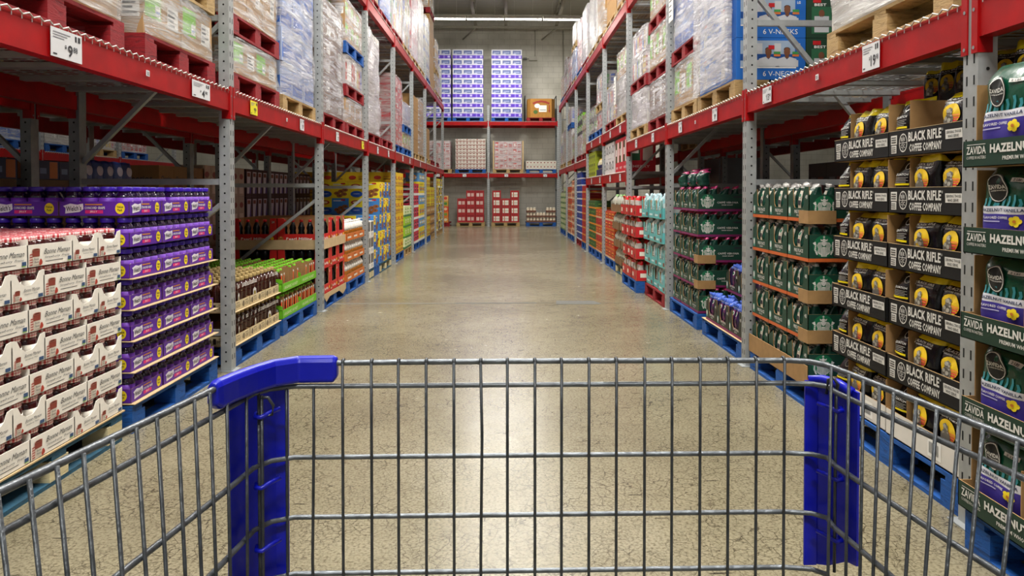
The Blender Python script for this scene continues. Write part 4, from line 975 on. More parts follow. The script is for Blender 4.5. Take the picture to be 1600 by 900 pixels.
# ---------- pancake syrup
SR = M('d0201c', .5, 0, .05); BOT = flat('0c0c10', .15); PANC = flat('a8642a'); PANL = flat('e8d0a8')
def syrup_case():
    a = MB(); w, d, h = .345, .46, .262
    def win(W_): return [(0, 0), (W_, 0), (W_, h), (W_-.07, h), (W_-.08, .1), (.08, .1), (.07, h), (0, h)]
    for f, W_ in ((front(a), w), (lside(a, d), d)):
        f.panel(win(W_), .003, SR, KRAFT); f.text('Pearl Milling', .09, .03, W_-.19, .035, WHITE, .002, .02, .1); f.ell(W_-.05, .055, .018, .016, YEL, .002)
        f.ell(.035, .03, .03, .01, PANL, .002); f.ell(.035, .045, .03, .01, PANC, .003); f.ell(.035, .06, .028, .012, PANC, .004); f.rect(.03, .065, .014, .008, flat('f0d070'), .006)
        f.text('24', W_-.055, h-.05, .03, .025, WHITE, .002)
    rside(a, w).panel([(0, 0), (d, 0), (d, h), (0, h)], .003, SR, KRAFT); Face(a, (w, d, 0), (-1, 0, 0)).panel([(0, 0), (w, 0), (w, h), (0, h)], .003, SR, KRAFT); a.box(0, 0, 0, w, d, .002, SR)
    return a.mesh('syrup_case')
def syrup_bottle():
    a = MB(); a.lathe([(.034, 0), (.038, .006), (.037, .09), (.03, .13), (.036, .16), (.022, .205), (.014, .215), (.014, .222)], BOT, 12); b = MB(); b.lathe([(.017, .22), (.017, .243), (.015, .245)], REDP, 10)
    c = MB(); c.lathe([(.0378, .02), (.0376, .075)], REDP, 12); return [('bottle_body', a.mesh('sb'), [('printed_label', c.mesh('sl'))]), ('cap', b.mesh('sc'))]
sc_, sb_ = syrup_case(), syrup_bottle()
put_pallet('L', 'blue', 7.66, 1.06, 0, 'blue pallet under the red pancake syrup cases', 'pallets on the floor along the left', x=XL-.02)
for k in range(3):
    for c in range(3):
        for q in range(2):
            if q and c and k < 2: continue
            z = .152+.268*k; yy = 7.66+.35*c
            put('L', 'syrup_case', sc_, 'red syrup case with cut-out window, %s tier, %s from near end%s' % (tier(k, 3), ORD[c], ('', ', rear row')[q]), 'syrup case', 'red syrup cases', yy, .345, z, .03+.463*q)
            for i in range(4):
                for j in range(5):
                    if not ((j == 0 and q == 0) or (i == 0 and c == 0)): continue
                    put('L', 'syrup_bottle', sb_, 'dark syrup bottle with red cap, %s tier, %s case%s' % (tier(k, 3), ORD[c], ('', ', rear row')[q]), 'bottle', 'syrup bottles, %s tier, case %s %s' % (tier(k, 3), ORD[c], ORD[q]), yy+.048+.083*i, 0, z+.003, .03+.463*q+.05+.088*j)
a = MB(); f_ = MB(); a.box(0, -.012, 0, 1.06, -.006, .1, KRAFTL); a.box(-.012, -.012, 0, -.006, .97, .1, KRAFTL); put('L', 'card_band', a.mesh('band'), 'brown card band round the top tier of syrup cases', 'card band', None, 7.66, 1.06, .152+.268*2-.06, .03)
a = MB(); f = front(a); f.panel([(0, .02), (.1, -.04), (.25, .0), (.45, .0), (.7, .0), (.88, -.06), (1.05, -.02), (1.05, .05), (0, .05)], .004, KRAFTL); put('L', 'card_skirt', a.mesh('skirt'), 'torn cream card skirt hanging over the syrup pallet', 'card skirt', None, 7.66, 1.06, .11, .012)
# ---------- amber juice bottles in orange trays
OT = M('d6742a', .55, 0, .05); AMBJ = flat('a8641a', .15)
def juice_bottle():
    a = MB(); a.lathe([(.045, 0), (.05, .006), (.05, .11), (.05, .125)], AMBJ, 12)
    b = MB(); b.lathe([(.051, .125), (.05, .16), (.03, .205), (.018, .212)], flat('e6e2da', .3), 12); c = MB(); c.lathe([(.021, .212), (.021, .235)], flat('f4f4f0'), 10)
    d_ = MB(); d_.lathe([(.0505, .012), (.0505, .05)], flat('cf6a2c'), 12)
    return [('bottle_body', a.mesh('jb'), [('printed_label', d_.mesh('jl'))]), ('shoulder', b.mesh('jsh')), ('cap', c.mesh('jc'))]
def orange_tray():
    a = MB(); w, d, h = .36, .4, .09
    for f, W_ in ((front(a), w), (lside(a, d), d), (rside(a, w), d), (Face(a, (w, d, 0), (-1, 0, 0)), w)): f.panel([(0, 0), (W_, 0), (W_, h), (0, h)], .003, OT, KRAFT); f.rect(.05, .03, W_-.16, .022, CREAM); f.rect(.05, .062, .1, .01, flat('8c3a14'))
    a.box(0, 0, 0, w, d, .002, KRAFT); return a.mesh('orange_tray')
ot, jb = orange_tray(), juice_bottle()
put_pallet('L', 'blue', 8.84, 1.1, 0, 'blue pallet under the orange juice trays', 'pallets on the floor along the left', x=XL-.02)
for k in range(3):
    for c in range(3):
        z = .143+.245*k; yy = 8.85+.364*c
        put('L', 'juice_tray', ot, 'orange tray of juice bottles, %s tier, %s from near end' % (tier(k, 3), ORD[c]), 'juice tray', 'orange juice trays', yy, .36, z)
        if k == 2: put('L', 'juice_tray', ot, 'orange tray of amber juice bottles, top tier, rear row, %s from the near end' % ORD[c], 'juice tray', 'orange juice trays', yy, .36, z, .435)
        for i in range(3):
            for j in range(3 if k < 2 else 6):
                if k < 2 and j and not (c == 0 and i == 0): continue
                put('L', 'juice_bottle', jb, 'amber juice bottle with white cap, %s tier, %s tray' % (tier(k, 3), ORD[c]), 'bottle', 'juice bottles, %s tier, %s tray' % (tier(k, 3), ORD[c]), yy+.06+.118*i, 0, z+.003, .03+.06+.122*(j % 3)+.405*(j//3))
# ---------- far left stacks
def carton(w, d, h, m, arts):
    a = MB(); a.box(0, 0, 0, w, d, h, m)
    for f, W_ in ((front(a), w), (lside(a, d), d), (rside(a, w), d)): arts(f, W_, h)
    return a.mesh('carton')
def art_cookie(f, w, h):
    f.rect(0, h*.45, w*.45, h*.55, YEL, .001); f.ell(w*.22, h*.75, w*.16, h*.13, flat('b8281e'), .002); f.ell(w*.22, h*.75, w*.1, h*.07, flat('f0d890'), .003)
    f.ell(w*.25, h*.25, w*.2, h*.2, flat('1d55b0'), .002); f.text('CRISPY', w*.15, h*.24, w*.2, h*.05, WHITE, .004); f.rect(w*.5, h*.82, w*.3, h*.06, WHITE, .002); f.rect(w*.75, h*.85, w*.14, h*.09, REDP, .003)
    for dx, dz in ((.62, .3), (.75, .42), (.85, .25), (.7, .15), (.88, .5)): f.ell(w*dx, h*dz, w*.1, h*.11, flat('9a5a22'), .003, 10); f.ell(w*dx+.005, h*dz, w*.03, h*.035, flat('5a2c10'), .004, 8)
def art_yellow(f, w, h):
    f.rect(w*.06, h*.1, w*.88, h*.2, flat('b8862a'), .001); f.ell(w*.3, h*.6, w*.15, h*.14, flat('c23a22'), .002); f.rect(w*.55, h*.45, w*.35, h*.08, flat('9a6a1a'), .002); f.rect(w*.55, h*.62, w*.25, h*.1, flat('d89a20'), .002); f.rect(0, 0, w, h*.03, flat('8c6a10'), .002)
def art_win(c1, c2):
    def g(f, w, h): f.rect(w*.1, h*.35, w*.35, h*.6, flat(c1), .001); f.rect(w*.55, h*.35, w*.35, h*.6, flat(c1), .001); f.rect(w*.15, h*.08, w*.7, h*.18, flat(c2), .001)
    return g
def art_bands(c1, c2, c3):
    def g(f, w, h): f.rect(0, h*.0, w, h*.2, flat(c2), .001); f.ell(w*.5, h*.6, w*.3, h*.22, flat(c1), .002); f.rect(w*.2, h*.52, w*.6, h*.14, flat(c3), .003)
    return g
put_pallet('L', 'worn', 10.16, .5, 0, 'worn teal-blue pallet under the white boxes past the third upright', 'pallets on the floor along the left', small=True)
bw = carton(.24, .3, .22, WHITE, art_win('201a18', 'cfcfcf'))
stack('L', 10.17, .24, 2, .225, 3, bw, 'white carton with dark bottle windows', 'carton', 'white windowed cartons', d=.3, deep=1, name='bottle_carton')
put_pallet('L', 'blue', 10.68, .45, 0, 'dark blue half pallet before the cookie cartons', 'pallets on the floor along the left', small=True)
ck = carton(.34, .46, .245, flat('3f86cc'), art_cookie); ck2 = carton(.34, .46, .245, YEL, art_cookie)
put_pallet('L', 'worn', 11.2, 1.1, 0, 'dark pallet under the blue and yellow cookie cartons', 'pallets on the floor along the left', small=True)
stack('L', 11.18, .34, 3, .247, 5, lambda k, i: ck2 if (k+i) % 3 == 1 else ck, 'blue and yellow cookie carton', 'carton', 'cookie cartons', d=.46, deep=1, name='cookie_carton')
stack('L', 10.68, .34, 1, .247, 3, ck, 'blue cookie carton in the short front pile', 'carton', 'cookie cartons', d=.46, deep=0)
yc = carton(.35, .42, .235, flat('e4bc16'), art_yellow)
put_pallet('L', 'blue', 12.7, 1.12, 0, 'blue pallet under the tall yellow carton stack', 'pallets on the floor along the left', small=True)
stack('L', 12.72, .35, 3, .238, 6, yc, 'bright yellow carton of the tall stack', 'carton', 'tall yellow cartons', d=.42, deep=2, name='food_carton')
gy = carton(.34, .3, .2, flat('9acb2a'), art_bands('e8f0c0', '3a8a3a', 'c8e070')); gp = carton(.34, .3, .2, flat('d9e6b0'), art_bands('8aba3a', '3a7a4a', 'f0f0d8'))
put_pallet('L', 'wood', 13.95, 1.04, 0, 'bare wood pallet under the light green cartons', 'pallets on the floor along the left', small=True)
stack('L', 13.96, .34, 3, .203, 4, lambda k, i: (gp, gy, gy, gp)[k], 'light green carton', 'carton', 'light green cartons', d=.3, deep=0, name='tea_carton')
rk = carton(.34, .3, .25, flat('c41c40'), art_bands('28181c', 'f0f0f0', 'e06080')); by = carton(.34, .3, .25, flat('5a9ad0'), art_bands('f0d020', 'e8d418', 'ffffff')); yk = carton(.34, .3, .25, flat('e6cf1c'), art_bands('2a78c0', 'f0f0e0', 'c04020'))
put_pallet('L', 'blue', 15.2, 1.1, 0, 'blue pallet under the crimson and white cartons', 'pallets on the floor along the left', small=True)
stack('L', 15.2, .34, 3, .253, 5, lambda k, i: rk, 'crimson carton with white base', 'carton', 'crimson cartons', d=.3, deep=0, name='drink_carton', z0=.145)
put_pallet('L', 'blue', 16.36, 1.1, 0, 'blue pallet under the blue and yellow cartons', 'pallets on the floor along the left', small=True)
stack('L', 16.37, .34, 3, .253, 6, lambda k, i: by if (k) % 2 else yk, 'blue or yellow carton of the tall mixed stack', 'carton', 'blue and yellow cartons', d=.3, deep=0, name='snack_carton')
yy_ = carton(.34, .3, .24, flat('d8c81a'), art_yellow); br_ = carton(.34, .3, .24, flat('a87a3a'), art_bands('e0c080', '6a4a2a', 'f0e0c0'))
put_pallet('L', 'blue', 17.7, 1.1, 0, 'blue pallet under the olive yellow cartons', 'pallets on the floor along the left', small=True)
stack('L', 17.7, .34, 3, .243, 6, lambda k, i: br_ if k == 2 else yy_, 'olive yellow carton', 'carton', 'olive yellow cartons', d=.3, deep=0, name='snack_carton')
put_pallet('L', 'wood', 18.86, 1.1, 0, 'wood pallet under the brown and yellow cartons', 'pallets on the floor along the left', small=True)
stack('L', 18.86, .34, 3, .243, 5, lambda k, i: br_ if k < 3 else yy_, 'brown carton near the left far end', 'carton', 'brown and yellow cartons', d=.3, deep=0, name='snack_carton')
put_pallet('L', 'wood', 20.2, 1.1, 0, 'wood pallet under the last yellow stack on the left', 'pallets on the floor along the left', small=True)
stack('L', 20.2, .34, 3, .243, 6, lambda k, i: (yy_, yk, br_)[(k+i) % 3], 'yellow carton of the last tall stack on the left', 'carton', 'last yellow cartons', d=.3, deep=0, name='snack_carton')
dk_ = carton(.34, .3, .24, flat('4a4440'), art_bands('c8c0a0', 'a0a0a0', 'e0d8c0'))
stack('L', 21.36, .34, 3, .243, 6, lambda k, i: (dk_, yk)[(k+i) % 2], 'dark carton at the left far end', 'carton', 'dark end cartons', d=.3, deep=0, name='snack_carton')
put_pallet('L', 'wood', 21.36, 1.1, 0, 'wood pallet under the dark cartons at the left far end', 'pallets on the floor along the left', small=True)
# ================================================================ right side, floor level
BRK = M('09090b', .22, 0, .2, .35, 26, .5); BRT = M('e8d21c', .25, 0, .08); BCASE = M('121213', .6, 0, .06, 0, 14, .3); OFFW = flat('d8d6d0')
def br_art(f, w, h):
    f.text('BLACK RIFLE', w*.2, h*.805, w*.6, h*.038, OFFW, .001, .03); f.text('COFFEE COMPANY', w*.2, h*.76, w*.6, h*.028, OFFW, .001, .02); f.ring(w*.13, h*.8, w*.045, h*.03, .002, OFFW)
    cx, cy = w*.46, h*.575; rx, ry = w*.28, h*.175
    f.ell(cx, cy, rx, ry, flat('edc51e'), .001, 22)
    for q, (dz, c) in enumerate(((-.01, 'e8903a'), (-.055, 'dd5a3a'), (-.1, 'c83038'))):
        zz = cy+dz*h; hw = rx*math.sqrt(max(.05, 1-((zz-cy)/ry)**2)); f.rect(cx+hw*.1, zz-h*.016, hw*.85, h*.03, flat(c), .002)
    f.poly([(cx-rx*.95, cy-ry*1.1), (cx+rx*.25, cy-ry*1.15), (cx+rx*.35, cy-ry*.3), (cx+rx*.1, cy+ry*.15), (cx+rx*.15, cy+ry*.5), (cx-rx*.15, cy+ry*.66), (cx-rx*.45, cy+ry*.45), (cx-rx*.4, cy+ry*.05), (cx-rx*.9, cy-ry*.4)], flat('6e6a62'), .003)
    for dx, dz, s_ in ((-.2, .35, .2), (.05, .2, .12), (-.5, -.3, .2), (-.1, -.5, .22), (-.45, -.85, .18), (.1, -.1, .1)): f.ell(cx+rx*dx, cy+ry*dz, rx*s_, ry*s_, flat('a8a498'), .004, 8)
def br_side(f, w, h):
    f.text('SQUATCH', w*.12, h*.66, w*.7, h*.05, OFFW, .0, .02)
    for q in range(4): f.rect(w*.12, h*(.62-.03*q), w*(.7-.08*(q % 2)), h*.012, flat('8e8c86'))
    f.rect(w*.14, h*.48, w*.72, h*.035, BRT, .002); f.ring(w*.7, h*.84, w*.14, h*.06, .003, OFFW)
BRB = [bag_parts(.195, .11, .242, BRK, BRT, br_art, s, .87, .011, fo, hold=.62, e=4, n=32) for s, fo in ((1, .0), (2, .5), (3, -.35), (4, .25))]
BRS = [bag_parts(.13, .18, .24, BRK, BRT, br_side, s, .92, .01, hold=.65, e=4, n=32) for s in (5, 6)]
def quad_mark(f, x, y, rx, ry, m):
    f.ring(x, y, rx, ry, .0045, m); f.rect(x-rx, y-.0012, 2*rx, .0024, m, .002); f.rect(x-.0012, y-ry, .0024, 2*ry, m, .002)
    for c, dx, dy in (('B', -.5, .18), ('R', .14, .18), ('C', -.5, -.55), ('C', .14, -.55)): f.text(c, x+rx*dx, y+ry*dy, rx*.36, ry*.4, m, .002, .01)
def br_case(bottom=False):
    a = MB(); w, d, h = .54, .42, .112
    m = M('dedad2', .7, 0, .04) if bottom else BCASE
    f = front(a); f.panel([(0, 0), (w, 0), (w, h), (0, h)], .004, m, KRAFT)
    if not bottom:
        f.rect(.022, .052, .05, .04, OFFW); f.rect(.026, .014, .042, .034, OFFW)
        for q in range(3): f.rect(.028, .06+.01*q, .038, .004, BCASE, .002); f.rect(.03, .02+.009*q, .032, .003, BCASE, .002)
        quad_mark(f, .122, .056, .032, .04, OFFW)
        f.text('BLACK RIFLE', .162, .058, .235, .04, OFFW, .0014, .035); f.text('COFFEE COMPANY', .17, .014, .232, .034, OFFW, .0014, .03); f.text('®', .4, .086, .008, .01, OFFW, .0014)
        f.poly([(.425, .05), (.53, .05), (.528, .086), (.423, .086)], OFFW, .0012); f.text('SERVING THOSE', .43, .07, .092, .011, BCASE, .002, .01); f.text('WHO SERVE.', .44, .054, .07, .011, BCASE, .002, .01)
        f.rect(0, h-.0015, w, .0015, KRAFTL, .001)
    else:
        f.rect(.33, .0+.015, .09, .075, WHITE, .001)
        for q in range(12): f.rect(.34+.0055*q, .03, .0024, .045, INK, .002)
    for X, sg in ((0, 1), (w, -1)):
        fc = lside(a, d) if sg > 0 else rside(a, w)
        hh = .235 if sg < 0 else h
        fc.panel([(0, 0), (d, 0), (d, hh), (0, hh)], .004, KRAFT if sg < 0 else m, KRAFT)
    Face(a, (w, d, 0), (-1, 0, 0)).panel([(0, 0), (w, 0), (w, .235), (0, .235)], .004, BCASE, KRAFT); a.box(0, 0, 0, w, d, .003, KRAFT)
    a.box(.135, .02, .003, .138, .38, .236, KRAFT)
    if not bottom:
        rs = rside(a, w+.0002); rs.rect(0, 0, d, h, BCASE, .001)
    return a.mesh('sleeve_case')
bc, bc0 = br_case(), br_case(True)
put_pallet('R', 'blue', 2.68, 1.12, 0, 'blue pallet with rough block ends under the black coffee cases', 'pallets on the floor along the right', x=XR+.02)
for k in range(6):
    for c in range(2):
        yn = 2.69+.548*c; z = .146+.2455*k; cn = ('near', 'far')[c]
        if k == 5 and c == 0: pass
        put('R', 'coffee_case', bc if k else bc0, ('black lettered case of coffee bags, %s tier, %s column' if k else 'white-fronted case of black coffee bags, %s tier, %s column') % (tier(k, 6), cn), 'coffee case', None, yn, .54, z, .02+rnd.uniform(0, .01))
        for i in range(3):
            pr = BRS[k % 2] if i == 0 else BRB[rnd.randrange(4)]
            if k == 5 and c == 0 and i == 1: continue
            x0 = (.005, .145, .341)[i]
            lab = 'black coffee bag %s, %s tier, %s column, %s' % (('turned sideways', 'with yellow top', 'with yellow top')[i], tier(k, 6), cn, ('left', 'middle', 'right')[i])
            o = put('R', 'coffee_bag', pr, lab, 'coffee bag', 'black coffee bags', yn+.54-x0, 0, z+.005, .045, dy=rnd.uniform(-.03, .01) if i else 0)
            if k == 5: o.rotation_euler[0] = rnd.uniform(-.05, .05)
pl = carton(.54, .4, .235, BCASE, lambda f, w, h: (f.text('BLACK RIFLE', .16, .06, .24, .04, OFFW, .0014, .03), f.text('COFFEE COMPANY', .17, .02, .23, .03, OFFW, .0014, .02)))
for c in range(2):
    for k in range(6): put('R', 'coffee_carton', pl, 'black coffee carton of the rear row, %s tier, %s column' % (tier(k, 6), ('near', 'far')[c]), 'carton', 'rear black coffee cartons', 2.69+.548*c, .54, .146+.2455*k, .455)
    for i in range(4):
        put('R', 'coffee_bag', BRB[i % 2], 'black coffee bag standing on the rear black cartons, %s column' % ('near', 'far')[c], 'coffee bag', 'black bags on the rear cartons', 2.69+.548*c+.03+.13*i+.1, 0, .146+.2455*6, .47, dy=.6, sc=(.6, .9, 1.0))
# hazelnut vanilla bags in green trays
ZG = M('0e4a36', .26, 0, .25, .3, 16, .5); ZT = M('0f3326', .5, 0, .05); TEAL = flat('2d8c98'); LAV = flat('dcdde6'); VIO = flat('3b2f96')
def zav_art(f, w, h):
    for q, (x, t_) in enumerate(((.14, .3), (.24, .36), (.34, .3), (.5, .38), (.6, .33), (.72, .36), (.82, .3), (.4, .36))): f.strip([(w*x, h*.53), (w*(x+.03), h*(.53+(t_-.3)*.6+.04)), (w*(x+.02), h*(.62+.02*(q % 3)))], w*.045, TEAL, .001)
    f.rect(w*.06, h*.45, w*.88, h*.085, LAV, .002); f.text('HAZELNUT VANILLA', w*.11, h*.475, w*.78, h*.036, flat('1d2a50'), .004, .03)
    f.rect(w*.06, h*.2, w*.88, h*.25, VIO, .002); f.text('FLAVORED COFFEE', w*.14, h*.395, w*.5, h*.028, WHITE, .004, .01); f.rect(w*.14, h*.36, w*.35, h*.012, flat('b8b4d8'), .004)
    for q in range(5):
        an = q*1.256; f.ell(w*.76+math.cos(an)*w*.06, h*.37+math.sin(an)*h*.035, w*.05, h*.03, YEL, .005, 8)
    f.ell(w*.76, h*.37, w*.03, h*.018, flat('c87820'), .007, 8)
    f.ell(w*.42, h*.73, w*.19, w*.19, flat('0b0f0e'), .002, 22); f.ring(w*.42, h*.73, w*.178, w*.178, .0035, OFFW, .003); f.text('ZAVIDA', w*.26, h*.72, w*.32, h*.045, OFFW, .004, .03); f.text('COFFEE ROASTERS', w*.29, h*.695, w*.28, h*.014, OFFW, .004)
    f.rect(w*.66, h*.8, w*.22, h*.045, OFFW, .002); f.text('2 LBS', w*.7, h*.81, w*.14, h*.025, INK, .004)
ZB_ = [bag_parts(.245, .15, .29, ZG, ZG, zav_art, s, .93, .012, fo, hold=.8, e=5, n=36) for s, fo in ((11, .0), (12, .15))]
def zav_case():
    a = MB(); w, d, h = .56, .4, .088; f = front(a); f.panel([(0, 0), (w, 0), (w, h), (0, h)], .004, ZT, KRAFT)
    f.rect(.022, .073, .095, .002, OFFW); f.text('ZAVIDA', .02, .042, .1, .026, OFFW, .0014, .02); f.text('COFFEE ROASTERS', .02, .026, .1, .01, OFFW, .0014, .0)
    f.text('HAZELNUT VANILLA', .14, .042, .37, .029, OFFW, .0014, .045); f.text('PREMIUM WHOLE BEAN COFFEE', .2, .018, .26, .013, OFFW, .0014, .02)
    lside(a, d).panel([(0, 0), (d, 0), (d, .086), (d-.045, .086), (d-.045, .28), (0, .28)], .004, KRAFT); rside(a, w).panel([(0, 0), (d, 0), (d, .28), (0, .28)], .004, KRAFT)
    Face(a, (w, d, 0), (-1, 0, 0)).panel([(0, 0), (w, 0), (w, .28), (0, .28)], .004, KRAFT); a.box(0, 0, 0, w, d, .003, KRAFT)
    a.box(.278, .02, .003, .282, .38, .22, KRAFT); return a.mesh('zcase')
zc = zav_case()
put_pallet('R', 'blue', 1.36, 1.1, 0, 'blue pallet under the green trays of flavored coffee', 'pallets on the floor along the right', x=XR-.105)
for k in range(5):
    for c in range(2):
        yn = 1.912-.57*c; z = .146+.289*k
        put('R', 'coffee_tray', zc, 'dark green lettered coffee tray, %s tier, %s column' % (tier(k, 5), ('far', 'near')[c]), 'coffee tray', 'dark green coffee trays', yn, .56, z, -.117+rnd.uniform(-.008, .008))
        for i in range(2): put('R', 'coffee_bag', ZB_[k % 2], 'green coffee bag with purple band, %s tier, %s column, %s' % (tier(k, 5), ('far', 'near')[c], ('left', 'right')[i]), 'coffee bag', 'green coffee bags', yn+.56-.028-.265*i, 0, z+.005, -.085, dy=rnd.uniform(-.02, .02), sc=(1, 1, 1.12 if k == 4 else 1))
# ---------- green coffee cases with the round white emblem
SG = M('123f30', .5, 0, .06); SGL = flat('0d6a45'); SBAG = M('153e33', .25, 0, .4, .4, 26, .5); FOIL = M('a9a6a2', .25, .3, .35, 0, 40, .6)
def siren(f, x, y, r):
    f.ell(x, y, r, r, SGL, .001, 28); m = OFFW
    f.ell(x, y+r*.28, r*.19, r*.25, m, .002, 14)
    for s_ in (-1, 1):
        f.rect(x+s_*r*.08-r*.03, y+r*.33, r*.06, r*.03, SGL, .003)
        for q in range(4):
            w_ = .26+.12*q
            pts = [(x+s_*r*(w_*.75), y+r*(.42-.02*q)), (x+s_*r*w_, y+r*.1), (x+s_*r*(w_*.8), y-r*.2), (x+s_*r*(w_*.95), y-r*.5), (x+s_*r*(w_*.62), y-r*(.86-.05*q))]
            f.strip(pts, r*.06, m, .002)
        f.strip([(x+s_*r*.62, y-r*.75), (x+s_*r*.82, y-r*.3), (x+s_*r*.78, y+r*.1), (x+s_*r*.92, y+r*.38)], [r*.14, r*.16, r*.14, r*.3], m, .002)
        for q in range(4): f.rect(x+s_*r*.8-r*.07, y-r*(.45-.17*q), r*.14, r*.03, SGL, .003)
    f.poly([(x-r*.3, y+r*.5), (x+r*.3, y+r*.5), (x+r*.34, y+r*.7), (x+r*.18, y+r*.6), (x, y+r*.74), (x-r*.18, y+r*.6), (x-r*.34, y+r*.7)], m, .002)
    st = [(x+r*.13*(1 if q % 2 == 0 else .42)*math.sin(q*math.pi/5), y+r*.86+r*.13*(1 if q % 2 == 0 else .42)*math.cos(q*math.pi/5)) for q in range(10)]; f.poly(st, m, .002)
    f.poly([(x-r*.15, y-r*.05), (x+r*.15, y-r*.05), (x+r*.26, y-r*.92), (x-r*.26, y-r*.92)], m, .0018)
    for q in range(3): f.strip([(x-r*(.12-.12*q), y-r*.15), (x-r*(.16-.16*q), y-r*.5), (x-r*(.1-.1*q), y-r*.9)], r*.035, SGL, .003)
    f.poly([(x-r*.04, y+r*.2), (x+r*.04, y+r*.2), (x, y+r*.16)], SGL, .003)
def sb_art(panel, mark):
    def g(f, w, h):
        f.rect(w*.3, h*.3, w*.4, h*.5, flat(panel), .001); f.rect(w*.32, h*.42, w*.36, h*.12, INK, .003); f.ell(w*.5, h*.68, w*.16, h*.08, OFFW, .003, 12); f.ell(w*.5, h*.68, w*.1, h*.05, SGL, .005, 10); f.rect(w*.3, h*.16, w*.2, h*.1, flat(mark), .003)
        f.text('STARBUCKS', w*.14, h*.86, w*.7, h*.03, OFFW, .003)
    return g
def sb_case(band, name, name2, w=.355, d=.52, body=None, hf=.155, sill=.078):
    body = body or SG; a = MB(); B_ = M(band, .5, 0, .05)
    f = front(a); f.panel([(0, 0), (w, 0), (w, .2), (w*.8, .2), (w*.77, sill+.02), (w*.7, sill), (w*.34, sill), (w*.28, sill+.02), (w*.25, .19), (0, .15)], .004, body, KRAFT)
    f.rect(0, 0, w, .02, B_); f.text(name, w*.34, .046, w*.42, .02, OFFW, .0014, .02); f.text(name2, w*.45, .03, w*.2, .01, OFFW, .0014, .01); f.text('40', w*.85, .13, .03, .024, OFFW, .0014, .02)
    f.rect(w*.04, .028, w*.12, .055, flat('5a9a88'), .001); f.ell(w*.1, .06, w*.05, .02, OFFW, .002, 10)
    r_ = rside(a, w); r_.panel([(0, 0), (d, 0), (d, hf), (d*.62, hf), (d*.62, hf-.002), (0, hf)], .004, body, KRAFT); r_.rect(0, 0, d, .02, B_, .0008); siren(r_, .088, .088, .062)
    r_.text(name, .172, .07, .19, .021, OFFW, .0014, .02); r_.text(name2, .215, .052, .1, .009, OFFW, .0014); r_.text('40', .47, hf-.03, .028, .02, OFFW, .0014, .02)
    r_.rect(.32, hf-.035, .08, .016, INK, .001)
    lside(a, d).panel([(0, 0), (d, 0), (d, hf), (0, hf)], .004, body, KRAFT); Face(a, (w, d, 0), (-1, 0, 0)).panel([(0, 0), (w, 0), (w, hf), (0, hf)], .004, body, KRAFT); a.box(0, 0, 0, w, d, .003, KRAFT)
    return a.mesh('window_case')
sbA = sb_case('c8602a', 'PIKE PLACE', 'ROAST', .305); sbV = sb_case('7a1a58', 'CAFFÈ VERONA', 'DARK ROAST', .3, .5)
bagA = [bag_parts(.095, .085, .218, SBAG, FOIL, sb_art('cfc6b4', 'b8352c'), s, .86, .012, fo, n=18, nv=11) for s, fo in ((21, .3), (22, -.2), (23, .0))]
PKT = M('b8306c', .3, .1, .2, 0, 20); bagV = [bag_parts(.092, .085, .218, SBAG, PKT, sb_art('3a5a5e', 'c03a60'), s, .86, .012, fo, n=18, nv=11) for s, fo in ((31, .4), (32, .1))]
def fill_case(side, yn, w, z, inset, bags, nx, what, grp, nearcol=0, ny=1, bw=.105, step=None, name='coffee_bag'):
    step = step or (w-.02)/nx
    for i in range(nx):
        for j in range(ny):
            if j and not (i >= nx-nearcol): continue
            put(side, name, bags[(i+j+int(z*10)) % len(bags)], what, 'coffee bag', grp, (yn+w-.01-step*i-(step-bw)/2) if side == 'R' else yn+.01+step*i, 0, z, inset+.012+.098*j, dy=rnd.uniform(-.08, .08))
put_pallet('R', 'blue', 3.95, 1.09, 0, 'blue pallet under the green coffee cases with orange bands', 'pallets on the floor along the right', x=XR+.02)
prot = MB(); prot.box(0, 0, 0, .13, .004, .075, KRAFT); prot.box(.13, 0, 0, .134, .16, .075, KRAFT); prot = prot.mesh('corner')
for k in range(5):
    z = .146+.226*k
    for c in range(3):
        yn = 4.11+.312*c
        put('R', 'coffee_case', sbA, 'green coffee case with orange band, %s tier, %s from near end' % (tier(k, 5), ORD[c]), 'coffee case', 'green coffee cases with orange bands', yn, .305, z, .035)
        fill_case('R', yn, .305, z+.004, .035, bagA, 3, 'dark green coffee bag, %s tier, %s case from near end' % (tier(k, 5), ORD[c]), 'coffee bags of %s tier case %s' % (tier(k, 5), ORD[c]), 1 if c == 0 else (3 if k == 4 else 0), 4 if c == 0 else 2 if k == 4 else 1, .095)
    if k in (1, 2, 4): put('R', 'corner_board', prot, 'brown card corner piece on the green coffee cases, %s tier' % tier(k, 5), 'corner board', None, 4.1, .135, z-.01, .0287)
a = MB(); a.box(0, 0, 0, .98, .005, .12, KRAFT); put('R', 'card_band', a.mesh('band'), 'long brown card band along the bottom of the green coffee stack', 'card band', None, 4.08, .98, .12, .018)
